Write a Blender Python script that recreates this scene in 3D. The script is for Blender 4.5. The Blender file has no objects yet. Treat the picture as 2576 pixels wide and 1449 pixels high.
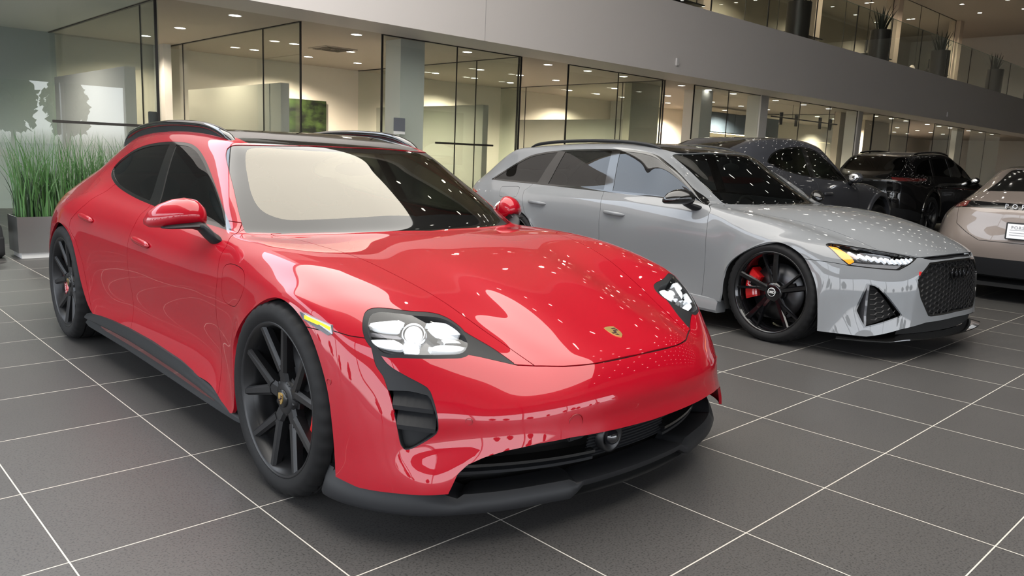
import numpy as np, math, random

# ---------------------------------------------------------------- surfaces
def hermite(P, t, ts, creases=None):
    """Piecewise cubic through the rows of P (n,m,3) at parameters t, sampled at ts.
    creases: list of (index, boolean mask over m) where the tangent breaks."""
    n = len(t)
    d = (P[1:] - P[:-1]) / (t[1:] - t[:-1])[:, None, None]
    TL = np.zeros_like(P)
    for i in range(1, n - 1):
        h0, h1 = t[i] - t[i-1], t[i+1] - t[i]
        TL[i] = (d[i-1] * h1 + d[i] * h0) / (h0 + h1)
    TL[0] = 1.5 * d[0] - 0.5 * TL[1]
    TL[-1] = 1.5 * d[-1] - 0.5 * TL[-2]
    TR = TL.copy()
    for k, mask in (creases or []):
        m = np.asarray(mask)
        TL[k][m] = (1.5 * d[k-1] - 0.5 * TL[k-1])[m]
        TR[k][m] = (1.5 * d[k] - 0.5 * TR[k+1])[m]
    idx = np.clip(np.searchsorted(t, ts, 'right') - 1, 0, n - 2)
    h = (t[idx+1] - t[idx])
    s = (ts - t[idx]) / h
    s, h = s[:, None, None], h[:, None, None]
    s2, s3 = s * s, s * s * s
    return ((2*s3 - 3*s2 + 1) * P[idx] + (s3 - 2*s2 + s) * h * TR[idx]
            + (-2*s3 + 3*s2) * P[idx+1] + (s3 - s2) * h * TL[idx+1])

def chord(P):
    d = np.linalg.norm(P[1:] - P[:-1], axis=2).mean(1)
    return np.concatenate([[0], np.cumsum(np.maximum(d, 1e-4))])

def sample_params(t, step, nmin=2):
    out = [t[:1]]
    for a, b in zip(t[:-1], t[1:]):
        k = max(nmin, int(round((b - a) / step)))
        out.append(np.linspace(a, b, k + 1)[1:])
    return np.concatenate(out)

def blur(G, sig, axis):
    r = int(3 * sig + 1)
    k = np.exp(-0.5 * (np.arange(-r, r + 1) / sig) ** 2)
    k /= k.sum()
    G = np.moveaxis(G, axis, 0)
    a = 2 * G[0] - G[1:r+1][::-1]
    b = 2 * G[-1] - G[-r-1:-1][::-1]
    E = np.concatenate([a, G, b])
    out = sum(k[i] * E[i:i+len(G)] for i in range(2 * r + 1))
    return np.moveaxis(out, 0, axis)

class Surf:
    """Half control net (columns x rows, row 0 on the centre line, y = outward distance) -> full dense grid."""
    def __init__(s, net, step=0.013, creases=None, sig=(2.0, 2.0)):
        net = np.array(net, float)
        m = net[:, 1:][:, ::-1] * np.array([1, -1, 1])
        full = np.concatenate([m, net], 1)              # -outer .. 0 .. +outer
        nr = net.shape[1]
        cr = []
        for k, r in (creases or []):
            mask = np.zeros(full.shape[1], bool); mask[nr-1-r:nr+r] = True
            cr.append((k, mask))
        tu = chord(full)
        A = hermite(full, tu, sample_params(tu, step), cr)
        B = np.moveaxis(A, 0, 1)
        tv = chord(np.moveaxis(full, 0, 1))
        tv = (tv + (tv[-1] - tv[::-1])) / 2
        B = hermite(B, tv, sample_params(tv, step))
        G = np.moveaxis(B, 0, 1)
        if sig[0]: G = blur(G, sig[0], 0)
        if sig[1]: G = blur(G, sig[1], 1)
        s.G = G
        du = np.gradient(G, axis=0); dv = np.gradient(G, axis=1)
        N = np.cross(du, dv)
        N /= np.maximum(np.linalg.norm(N, axis=2, keepdims=True), 1e-12)
        c = G.reshape(-1, 3).mean(0)
        if (N * (G - c)).sum() < 0: N = -N
        s.N = N
    def tris(s):
        a, b = s.G.shape[:2]
        i = np.arange(a * b).reshape(a, b)
        q = np.stack([i[:-1, :-1], i[1:, :-1], i[1:, 1:], i[:-1, 1:]], -1).reshape(-1, 4)
        T = np.concatenate([q[:, [0, 1, 2]], q[:, [0, 2, 3]]])
        V = s.G.reshape(-1, 3); N = s.N.reshape(-1, 3)
        f = np.cross(V[T[:, 1]] - V[T[:, 0]], V[T[:, 2]] - V[T[:, 0]])
        flip = (f * N[T[:, 0]]).sum(1) < 0
        T[flip] = T[flip][:, ::-1]
        return Tri(V.copy(), N.copy(), T)

class Tri:
    def __init__(s, V, N, T): s.V, s.N, s.T = V, N, T
    def cent(s): return s.V[s.T].mean(1)
    def sub(s, mask):
        T = s.T[mask]
        u, inv = np.unique(T, return_inverse=True)
        return Tri(s.V[u], s.N[u], inv.reshape(T.shape))
    def split(s, F, eps=2e-4):
        """cut every triangle along F = 0 (F: one value per vertex)"""
        F = np.where(np.abs(F) < eps, 0.0, F)
        sg = np.sign(F)[s.T]
        mixed = (sg.max(1) > 0) & (sg.min(1) < 0)
        if not mixed.any(): return s
        T, S = s.T[mixed], sg[mixed]
        keep = [s.T[~mixed]]
        cache = {}; newV, newN = [], []
        n0 = len(s.V)
        def mid(a, b):
            key = (a, b) if a < b else (b, a)
            r = cache.get(key)
            if r is None:
                a2, b2 = key
                w = F[a2] / (F[a2] - F[b2])
                newV.append(s.V[a2] * (1 - w) + s.V[b2] * w)
                nn = s.N[a2] * (1 - w) + s.N[b2] * w
                newN.append(nn / np.linalg.norm(nn))
                r = cache[key] = n0 + len(newV) - 1
            return r
        out = []
        for t, g in zip(T.tolist(), S.tolist()):
            if 0 in g:
                k = g.index(0)
                a, b, c = t[k], t[(k+1) % 3], t[(k+2) % 3]
                m = mid(b, c); out += [(a, b, m), (a, m, c)]
            else:
                k = [i for i in range(3) if g[i] != g[(i+1) % 3] and g[i] != g[(i+2) % 3]][0]
                a, b, c = t[k], t[(k+1) % 3], t[(k+2) % 3]
                m, n = mid(a, b), mid(a, c)
                out += [(a, m, n), (m, b, c), (m, c, n)]
        keep.append(np.array(out))
        s.T = np.concatenate(keep)
        s.V = np.concatenate([s.V, np.array(newV)]); s.N = np.concatenate([s.N, np.array(newN)])
        return s
    def pieces(s, nmin=12):
        """connected parts"""
        lab = np.arange(len(s.V))
        E = np.concatenate([s.T[:, [0, 1]], s.T[:, [1, 2]]])
        while True:
            m = np.minimum(lab[E[:, 0]], lab[E[:, 1]])
            new = lab.copy(); np.minimum.at(new, E[:, 0], m); np.minimum.at(new, E[:, 1], m)
            new = new[new]
            if (new == lab).all(): break
            lab = new
        k = lab[s.T[:, 0]]
        return [s.sub(k == i) for i in np.unique(k) if (k == i).sum() >= nmin]
    def loops(s):
        """boundary loops as vertex index lists"""
        E = np.concatenate([s.T[:, [0, 1]], s.T[:, [1, 2]], s.T[:, [2, 0]]])
        fw = set(map(tuple, E.tolist()))
        nxt = {}
        for a, b in fw:
            if (b, a) not in fw: nxt.setdefault(a, []).append(b)
        loops = []
        while nxt:
            a = next(iter(nxt)); L = [a]
            while True:
                c = L[-1]
                if c not in nxt: break
                b = nxt[c].pop()
                if not nxt[c]: del nxt[c]
                if b == L[0]: break
                L.append(b)
            loops.append(L)
        return loops

# ---------------------------------------------------------------- outlines
def smooth_poly(pts, n=8, closed=True, sharp=()):
    """Catmull-Rom through 2-D points; indices in sharp keep their corner"""
    P = np.array(pts, float); N = len(P); out = []
    for i in range(N if closed else N - 1):
        p1, p2 = P[i], P[(i+1) % N]
        p0 = P[i-1] if (closed or i > 0) else p1
        p3 = P[(i+2) % N] if (closed or i + 2 < N) else p2
        l = np.linalg.norm(p2 - p1) + 1e-9
        m1 = (p2 - p0) / (np.linalg.norm(p2 - p1) + np.linalg.norm(p1 - p0) + 1e-9) * l
        m2 = (p3 - p1) / (np.linalg.norm(p3 - p2) + np.linalg.norm(p2 - p1) + 1e-9) * l
        if i in sharp: m1 = p2 - p1
        if (i+1) % N in sharp: m2 = p2 - p1
        for t in np.linspace(0, 1, n, endpoint=False):
            out.append((2*t**3-3*t*t+1)*p1 + (t**3-2*t*t+t)*m1 + (-2*t**3+3*t*t)*p2 + (t**3-t*t)*m2)
    if not closed: out.append(P[-1])
    return np.array(out)

def sdf(poly, Q):
    """signed distance to a closed 2-D polygon, negative inside"""
    poly = np.asarray(poly, float); Q = np.asarray(Q, float)
    d2 = np.full(len(Q), 1e9); inside = np.zeros(len(Q), bool)
    for a, b in zip(poly, np.roll(poly, -1, 0)):
        e = b - a; w = Q - a
        t = np.clip((w @ e) / (e @ e + 1e-18), 0, 1)
        d2 = np.minimum(d2, ((w - t[:, None] * e) ** 2).sum(1))
        c = ((a[1] <= Q[:, 1]) != (b[1] <= Q[:, 1]))
        if abs(e[1]) > 1e-12:
            xs = a[0] + (Q[:, 1] - a[1]) * e[0] / e[1]
            inside ^= c & (Q[:, 0] < xs)
    d = np.sqrt(d2)
    return np.where(inside, -d, d)
import bpy, bmesh
from mathutils import Vector, Matrix
SC = bpy.context.scene
COL = SC.collection
random.seed(7)
RNG = np.random.default_rng(7)

# ---------------------------------------------------------------- materials
MATS = {}
def mat(name, color=(.5, .5, .5), rough=.5, metal=0.0, coat=0.0, coat_rough=.03, spec=.5, emit=None, estr=0.0,
        trans=0.0, ior=1.5, noise=None, bump=None):
    if name in MATS: return MATS[name]
    m = bpy.data.materials.new(name); m.use_nodes = True
    nt = m.node_tree; b = nt.nodes['Principled BSDF']
    b.inputs['Base Color'].default_value = (*color, 1)
    b.inputs['Roughness'].default_value = rough
    b.inputs['Metallic'].default_value = metal
    b.inputs['Coat Weight'].default_value = coat
    b.inputs['Coat Roughness'].default_value = coat_rough
    b.inputs['Specular IOR Level'].default_value = spec
    b.inputs['Transmission Weight'].default_value = trans
    b.inputs['IOR'].default_value = ior
    if emit:
        b.inputs['Emission Color'].default_value = (*emit, 1)
        b.inputs['Emission Strength'].default_value = estr
    if noise:                                   # (scale, amount): slight mottling of the base colour
        tc = nt.nodes.new('ShaderNodeTexCoord'); nz = nt.nodes.new('ShaderNodeTexNoise')
        nz.inputs['Scale'].default_value = noise[0]; nz.inputs['Detail'].default_value = 4
        nt.links.new(tc.outputs['Object'], nz.inputs['Vector'])
        mx = nt.nodes.new('ShaderNodeMix'); mx.data_type = 'RGBA'
        a = noise[1]
        mx.inputs['A'].default_value = (*[c * (1 - a) for c in color], 1)
        mx.inputs['B'].default_value = (*[min(1, c * (1 + a)) for c in color], 1)
        nt.links.new(nz.outputs['Fac'], mx.inputs['Factor'])
        nt.links.new(mx.outputs['Result'], b.inputs['Base Color'])
    if bump:
        tc = nt.nodes.new('ShaderNodeTexCoord'); nz = nt.nodes.new('ShaderNodeTexNoise')
        nz.inputs['Scale'].default_value = bump[0]
        nt.links.new(tc.outputs['Object'], nz.inputs['Vector'])
        bp = nt.nodes.new('ShaderNodeBump'); bp.inputs['Strength'].default_value = bump[1]; bp.inputs['Distance'].default_value = .002
        nt.links.new(nz.outputs['Fac'], bp.inputs['Height']); nt.links.new(bp.outputs['Normal'], b.inputs['Normal'])
    MATS[name] = m
    return m

def glass_mat(name, tint=(1, 1, 1), ior=1.5, trans=1.0, refl=(1, 1, 1), dark=(0.01, 0.01, 0.01), rough=0.0):
    """sheet glass: mirror reflection by Fresnel over a tinted see-through (trans) and a dark body colour"""
    if name in MATS: return MATS[name]
    m = bpy.data.materials.new(name); m.use_nodes = True
    nt = m.node_tree; nt.nodes.clear()
    out = nt.nodes.new('ShaderNodeOutputMaterial')
    fr = nt.nodes.new('ShaderNodeFresnel'); fr.inputs['IOR'].default_value = ior
    gl = nt.nodes.new('ShaderNodeBsdfGlossy'); gl.inputs['Color'].default_value = (*refl, 1); gl.inputs['Roughness'].default_value = rough
    tr = nt.nodes.new('ShaderNodeBsdfTransparent'); tr.inputs['Color'].default_value = (*tint, 1)
    df = nt.nodes.new('ShaderNodeBsdfDiffuse'); df.inputs['Color'].default_value = (*dark, 1)
    m1 = nt.nodes.new('ShaderNodeMixShader'); m1.inputs[0].default_value = trans
    nt.links.new(df.outputs[0], m1.inputs[1]); nt.links.new(tr.outputs[0], m1.inputs[2])
    m2 = nt.nodes.new('ShaderNodeMixShader')
    # Fresnel flips to the inside index on back faces: use the facing angle of either side
    geo = nt.nodes.new('ShaderNodeNewGeometry')
    lw = nt.nodes.new('ShaderNodeMath'); lw.operation = 'MULTIPLY_ADD'
    lw.inputs[1].default_value = 1.0 / ior - ior; lw.inputs[2].default_value = ior
    nt.links.new(geo.outputs['Backfacing'], lw.inputs[0])
    # Backfacing=1 -> ior' = 1/ior, which the node inverts again to ior
    nt.links.new(lw.outputs[0], fr.inputs['IOR'])
    nt.links.new(fr.outputs[0], m2.inputs[0])
    nt.links.new(m1.outputs[0], m2.inputs[1]); nt.links.new(gl.outputs[0], m2.inputs[2])
    nt.links.new(m2.outputs[0], out.inputs[0])
    MATS[name] = m
    return m

# ---------------------------------------------------------------- objects
def link(o, parent=None):
    COL.objects.link(o)
    if parent is not None: o.parent = parent
    return o
def tag(o, label=None, cat=None, group=None, kind=None):
    if label: o['label'] = label
    if cat: o['category'] = cat
    if group: o['group'] = group
    if kind: o['kind'] = kind
    return o
def thing(name, label, cat, loc=(0, 0, 0), rotz=0.0, group=None):
    o = link(bpy.data.objects.new(name, None)); o.empty_display_size = .1
    o.location = loc; o.rotation_euler = (0, 0, rotz)
    return tag(o, label, cat, group)
def copy_tree(o, parent=None):
    c = o.copy(); COL.objects.link(c)
    if parent is not None: c.parent = parent
    for ch in o.children: copy_tree(ch, c)
    return c

class MB:
    """collects simple shapes into ONE mesh"""
    def __init__(s): s.v, s.f, s.sm = [], [], []
    def add(s, V, Fc, smooth=False, M=None):
        o = len(s.v)
        for p in V:
            p = Vector(p)
            s.v.append(tuple(M @ p) if M is not None else tuple(p))
        for f in Fc: s.f.append(tuple(i + o for i in f)); s.sm.append(smooth)
        return s
    def box(s, lo, hi, M=None, bev=0.0):
        x0, y0, z0 = lo; x1, y1, z1 = hi
        if bev > 0:
            b = min(bev, .49*abs(x1-x0), .49*abs(y1-y0), .49*abs(z1-z0))
            bm = bmesh.new(); bmesh.ops.create_cube(bm, size=1)
            for v in bm.verts: v.co = ((x0+x1)/2 + v.co.x*(x1-x0), (y0+y1)/2 + v.co.y*(y1-y0), (z0+z1)/2 + v.co.z*(z1-z0))
            bmesh.ops.bevel(bm, geom=bm.edges[:], offset=b, segments=2, affect='EDGES')
            bm.verts.index_update()
            s.add([v.co[:] for v in bm.verts], [[v.index for v in f.verts] for f in bm.faces], False, M); bm.free()
            return s
        V = [(x, y, z) for z in (z0, z1) for y in (y0, y1) for x in (x0, x1)]
        return s.add(V, [(0,2,3,1),(4,5,7,6),(0,1,5,4),(2,6,7,3),(0,4,6,2),(1,3,7,5)], False, M)
    def tube(s, pts, r, n=10, cap=True, smooth=True, flat=None):
        """round bar through points; r a number or one per point; flat=(a,b) scales the section"""
        pts = [Vector(p) for p in pts]; V, Fc = [], []
        R = r if hasattr(r, '__len__') else [r] * len(pts)
        up0 = Vector((0, 0, 1))
        for i, p in enumerate(pts):
            d = (pts[min(i+1, len(pts)-1)] - pts[max(i-1, 0)]).normalized()
            u = up0 if abs(d.z) < .9 else Vector((1, 0, 0))
            a = d.cross(u).normalized(); b = a.cross(d).normalized()
            fa, fb = flat or (1, 1)
            for k in range(n):
                t = 2 * math.pi * k / n
                V.append(p + (a * math.cos(t) * fa + b * math.sin(t) * fb) * R[i])
        m = len(pts)
        for i in range(m - 1):
            for k in range(n):
                Fc.append((i*n+k, i*n+(k+1) % n, (i+1)*n+(k+1) % n, (i+1)*n+k))
        if cap: Fc += [tuple(range(n)), tuple(range((m-1)*n, m*n))[::-1]]
        return s.add(V, Fc, smooth)
    def lathe(s, prof, n=48, axis='y', M=None, smooth=True, a0=0, a1=2*math.pi):
        """profile (radius, height) turned about an axis"""
        V, Fc = [], []
        full = abs(a1 - a0 - 2*math.pi) < 1e-6
        k = n if full else n + 1
        for i in range(k):
            t = a0 + (a1 - a0) * i / n; c, q = math.cos(t), math.sin(t)
            for r, h in prof:
                V.append({'y': (r*c, h, r*q), 'z': (r*c, r*q, h), 'x': (h, r*c, r*q)}[axis])
        m = len(prof)
        for i in range(n):
            j = (i + 1) % k
            for p in range(m - 1): Fc.append((i*m+p, i*m+p+1, j*m+p+1, j*m+p))
        return s.add(V, Fc, smooth, M)
    def loft(s, rings, closed=True, cap=True, smooth=True, M=None):
        n = len(rings[0]); V = [p for r in rings for p in r]; Fc = []
        for i in range(len(rings) - 1):
            for k in range(n if closed else n - 1):
                Fc.append((i*n+k, i*n+(k+1) % n, (i+1)*n+(k+1) % n, (i+1)*n+k))
        if cap and closed: Fc += [tuple(range(n)), tuple(range((len(rings)-1)*n, len(rings)*n))[::-1]]
        return s.add(V, Fc, smooth, M)
    def prism(s, poly, h0, h1, M=None, smooth=False):
        n = len(poly)
        V = [(x, y, h0) for x, y in poly] + [(x, y, h1) for x, y in poly]
        Fc = [tuple(range(n))[::-1], tuple(range(n, 2*n))] + [(k, (k+1) % n, n+(k+1) % n, n+k) for k in range(n)]
        return s.add(V, Fc, smooth, M)
    def ball(s, c, r, nu=16, nv=10, M=None):
        rx, ry, rz = r if hasattr(r, '__len__') else (r, r, r)
        V, Fc = [], []
        for j in range(nv + 1):
            p = math.pi * j / nv
            for i in range(nu):
                t = 2*math.pi*i/nu
                V.append((c[0]+rx*math.sin(p)*math.cos(t), c[1]+ry*math.sin(p)*math.sin(t), c[2]+rz*math.cos(p)))
        for j in range(nv):
            for i in range(nu): Fc.append((j*nu+i, (j+1)*nu+i, (j+1)*nu+(i+1) % nu, j*nu+(i+1) % nu))
        return s.add(V, Fc, True, M)
    def build(s, name, m, parent=None, fix=True, auto=None, bevel=0.0):
        me = bpy.data.meshes.new(name); me.from_pydata(s.v, [], s.f)
        me.polygons.foreach_set('use_smooth', s.sm)
        if fix:
            bm = bmesh.new(); bm.from_mesh(me)
            bmesh.ops.remove_doubles(bm, verts=bm.verts, dist=1e-5)
            bmesh.ops.recalc_face_normals(bm, faces=bm.faces)
            if bevel: bmesh.ops.bevel(bm, geom=[e for e in bm.edges if e.is_manifold and e.calc_face_angle(0) > .5], offset=bevel, segments=2, affect='EDGES', clamp_overlap=True)
            bm.to_mesh(me); bm.free()
        if auto is not None:
            me.polygons.foreach_set('use_smooth', [True] * len(me.polygons))
            me.set_sharp_from_angle(angle=auto)
        me.materials.append(m)
        return link(bpy.data.objects.new(name, me), parent)

def panel_object(name, t, m, parent, rim=.010, offset=0.0, label=None):
    """sheet-metal or glass panel from a Tri region, its edges turned inwards by rim"""
    V = t.V - t.N * offset
    L = t.loops() if rim > 0 else []
    verts = [V]; faces = t.T.tolist(); nv = len(V)
    ln = t.N[t.T].reshape(-1, 3)
    extra_n = []
    for lp in L:
        lp = np.array(lp); n = len(lp)
        if n < 3: continue
        top = V[lp]; bot = top - t.N[lp] * rim
        e = np.roll(top, -1, 0) - top
        w = np.cross(e, t.N[lp]); w /= np.maximum(np.linalg.norm(w, axis=1, keepdims=True), 1e-9)
        vn = w + np.roll(w, 1, 0); vn /= np.maximum(np.linalg.norm(vn, axis=1, keepdims=True), 1e-9)
        verts += [top, bot]
        for k in range(n):
            k2 = (k + 1) % n
            faces.append((nv+k2, nv+k, nv+n+k, nv+n+k2))
            extra_n += [vn[k2], vn[k], vn[k], vn[k2]]
        nv += 2 * n
    V = np.concatenate(verts)
    me = bpy.data.meshes.new(name)
    me.from_pydata(V.tolist(), [], faces)
    me.polygons.foreach_set('use_smooth', [True] * len(faces))
    nn = np.concatenate([ln, np.array(extra_n).reshape(-1, 3)]) if extra_n else ln
    me.normals_split_custom_set(nn.tolist())
    me.materials.append(m)
    o = link(bpy.data.objects.new(name, me), parent)
    if label: o['label'] = label
    return o

def text_mesh(name, txt, m, parent, M, size, ext=.002, align='CENTER', bend=None):
    cu = bpy.data.curves.new(name, 'FONT'); cu.body = txt; cu.size = size; cu.extrude = ext
    cu.align_x = align; cu.align_y = 'CENTER'; cu.resolution_u = 3
    ob = bpy.data.objects.new(name + '_tmp', cu); COL.objects.link(ob)
    dg = bpy.context.evaluated_depsgraph_get(); me = bpy.data.meshes.new_from_object(ob.evaluated_get(dg))
    bpy.data.objects.remove(ob); bpy.data.curves.remove(cu)
    for v in me.vertices:
        p = v.co.copy()
        if bend: p = bend(p)
        v.co = M @ p
    me.name = name; me.materials.clear(); me.materials.append(m)
    return link(bpy.data.objects.new(name, me), parent)
# outlines measured on the bodies, car-local metres (x, |y|, z)
O_RED = dict(
hoodgap=[(-0.604,0.69,0.883),(-0.447,0.661,0.876),(-0.197,0.654,0.869),(-0.028,0.614,0.852),(0.181,0.573,0.806),(0.363,0.528,0.748),(0.542,0.491,0.674),(0.704,0.451,0.605),(0.771,0.431,0.576),(0.823,0.343,0.573),(0.858,0.224,0.573),(0.87,0.025,0.575),(0.862,0.173,0.576),(0.805,0.395,0.567),(0.71,0.43,0.605),(0.569,0.477,0.662),(0.419,0.524,0.727),(0.29,0.566,0.774),(0.102,0.611,0.827),(-0.081,0.638,0.859),(-0.225,0.672,0.871)],
hl=[(0.439,0.862,0.685),(0.414,0.842,0.717),(0.408,0.82,0.73),(0.421,0.783,0.732),(0.459,0.698,0.719),(0.485,0.602,0.704),(0.532,0.57,0.681),(0.593,0.581,0.654),(0.627,0.601,0.636),(0.643,0.64,0.621),(0.626,0.691,0.62),(0.544,0.818,0.622),(0.512,0.849,0.623),(0.469,0.866,0.652),(0.439,0.862,0.685)],
blk=[(0.441,0.86,0.685),(0.471,0.871,0.641),(0.505,0.873,0.583),(0.535,0.863,0.55),(0.617,0.855,0.363),(0.633,0.846,0.338),(0.653,0.82,0.347),(0.689,0.771,0.386),(0.694,0.763,0.405),(0.657,0.766,0.512),(0.642,0.771,0.529),(0.585,0.814,0.561),(0.539,0.844,0.587),(0.507,0.856,0.616)],
inner=[(0.643,0.64,0.621),(0.669,0.594,0.611),(0.743,0.485,0.581),(0.656,0.515,0.624),(0.577,0.554,0.66),(0.554,0.562,0.671)],
mouth=[(0.751,0.762,0.213),(0.756,0.741,0.27),(0.77,0.706,0.305),(0.81,0.636,0.334),(0.858,0.545,0.354),(0.916,0.387,0.366),(0.946,0.097,0.358),(0.944,0.136,0.36),(0.887,0.485,0.349)],
bottom=[(0.409,0.958,0.203),(0.505,0.935,0.194),(0.637,0.873,0.205),(0.751,0.762,0.213)],
dgap=[(-0.697,0.804,0.878),(-0.631,0.871,0.834),(-0.63,0.897,0.794),(-0.6,0.923,0.708),(-0.631,0.919,0.536),(-0.566,0.944,0.238)],
dgap2=[(-1.751,0.832,0.893),(-1.733,0.889,0.824),(-1.744,0.917,0.752),(-1.757,0.921,0.542),(-1.742,0.912,0.375)],
hl_a=[(0.423,0.845,0.71),(0.444,0.798,0.717),(0.461,0.747,0.717),(0.489,0.766,0.699),(0.488,0.785,0.694),(0.437,0.848,0.699)],
hl_b=[(0.49,0.654,0.704),(0.506,0.574,0.693),(0.55,0.563,0.673),(0.559,0.577,0.669),(0.539,0.652,0.681)],
hl_c=[(0.46,0.866,0.661),(0.512,0.809,0.665),(0.539,0.792,0.651),(0.544,0.803,0.638),(0.491,0.855,0.641),(0.471,0.865,0.65)],
hl_d=[(0.586,0.72,0.644),(0.589,0.68,0.651),(0.617,0.603,0.641),(0.628,0.628,0.633),(0.595,0.718,0.637)],
hl_e=[(0.557,0.656,0.671),(0.584,0.594,0.658),(0.595,0.594,0.653),(0.581,0.657,0.659)],
hl_q=[(0.529,0.786,0.663),(0.555,0.739,0.662),(0.581,0.759,0.63),(0.552,0.801,0.63)],
slat1=[(0.58,0.859,0.47),(0.677,0.772,0.459)],
slat2=[(0.602,0.858,0.412),(0.688,0.771,0.398)],
intake_in=[(0.557,0.861,0.514),(0.609,0.815,0.516),(0.655,0.772,0.505),(0.665,0.771,0.489),(0.693,0.765,0.405),(0.688,0.772,0.39),(0.652,0.82,0.351),(0.632,0.845,0.341),(0.617,0.854,0.366)],
pillar=[(-1.799,0.642,1.244),(-1.683,0.783,0.945),(-1.81,0.789,0.938),(-1.895,0.644,1.242)],
rdoor=[(-2.495,0.774,0.979),(-2.531,0.838,0.925),(-2.569,0.906,0.864),(-2.664,0.949,0.799),(-2.745,0.969,0.74),(-2.667,0.969,0.675)],
flap=[(-0.554,0.922,0.731),(-0.558,0.916,0.753),(-0.535,0.912,0.772),(-0.477,0.914,0.783),(-0.392,0.92,0.782),(-0.334,0.928,0.769),(-0.3,0.941,0.734),(-0.319,0.947,0.681),(-0.388,0.942,0.63),(-0.448,0.936,0.622),(-0.512,0.932,0.627),(-0.542,0.93,0.652)],
seam=[(0.343,0.934,0.673),(0.404,0.906,0.664),(0.455,0.87,0.661)],
handleF=[(-1.696,0.914,0.76),(-1.431,0.916,0.746)],
handleR=[(-2.581,0.937,0.806),(-2.34,0.925,0.789)],
)
O_GREY = dict(
flap=[(-3.264,0.846,0.931),(-3.128,0.846,0.942),(-2.977,0.85,0.947),(-2.928,0.898,0.902),(-2.917,0.936,0.856),(-2.998,0.94,0.842),(-3.199,0.919,0.841),(-3.241,0.883,0.891)],
seam=[(0.285,0.964,0.628),(0.398,0.923,0.626),(0.511,0.853,0.621)],
rs=[(0.817,0.458,0.578)],
hl_am=[(0.356,0.856,0.742),(0.407,0.827,0.736),(0.538,0.823,0.65),(0.52,0.843,0.632),(0.497,0.858,0.635),(0.433,0.874,0.687)],
hl_strip=[(0.463,0.753,0.742),(0.576,0.746,0.696),(0.66,0.68,0.666),(0.721,0.583,0.666),(0.75,0.54,0.657),(0.745,0.524,0.677),(0.681,0.577,0.704),(0.606,0.7,0.7),(0.538,0.732,0.721)],
hl_low=[(0.532,0.83,0.641),(0.742,0.574,0.636),(0.73,0.611,0.613),(0.667,0.704,0.617),(0.586,0.792,0.622),(0.527,0.839,0.628)],
fin=[(0.628,0.783,0.51),(0.651,0.762,0.501),(0.645,0.783,0.362),(0.647,0.807,0.223),(0.615,0.822,0.278),(0.616,0.807,0.386)],
hl=[(0.349,0.869,0.737),(0.343,0.852,0.749),(0.359,0.829,0.754),(0.451,0.76,0.745),(0.582,0.648,0.725),(0.686,0.556,0.708),(0.774,0.449,0.685),(0.766,0.519,0.646),(0.735,0.607,0.605),(0.669,0.704,0.609),(0.587,0.793,0.615),(0.514,0.851,0.621),(0.442,0.876,0.676),(0.349,0.869,0.737)],
intake=[(0.618,0.791,0.512),(0.66,0.752,0.506),(0.686,0.728,0.486),(0.729,0.679,0.424),(0.792,0.592,0.306),(0.783,0.612,0.294),(0.646,0.81,0.214),(0.584,0.84,0.327),(0.602,0.817,0.414),(0.618,0.791,0.512)],
bottom=[(0.416,0.958,0.163),(0.548,0.89,0.163),(0.668,0.807,0.16),(0.742,0.717,0.185),(0.797,0.61,0.216),(0.864,0.391,0.261)],
dgap=[(-0.669,0.808,0.939),(-0.62,0.869,0.905),(-0.622,0.891,0.87),(-0.602,0.923,0.771),(-0.591,0.937,0.625),(-0.584,0.946,0.241)],
dgap2=[(-1.807,0.84,0.969),(-1.756,0.922,0.822),(-1.744,0.933,0.58)],
dgap3=[(-2.812,0.832,0.97),(-2.855,0.883,0.918),(-2.795,0.952,0.825),(-2.739,0.968,0.717)],
handle1=[(-1.719,0.925,0.806),(-1.458,0.926,0.793)],
handle2=[(-2.714,0.946,0.827),(-2.464,0.933,0.814)],
hoodgap=[(-0.633,0.703,0.94),(-0.483,0.756,0.916),(-0.351,0.724,0.903),(-0.176,0.687,0.887),(0.084,0.651,0.855),(0.254,0.634,0.822),(0.422,0.625,0.78),(0.587,0.644,0.724)],
)
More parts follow.
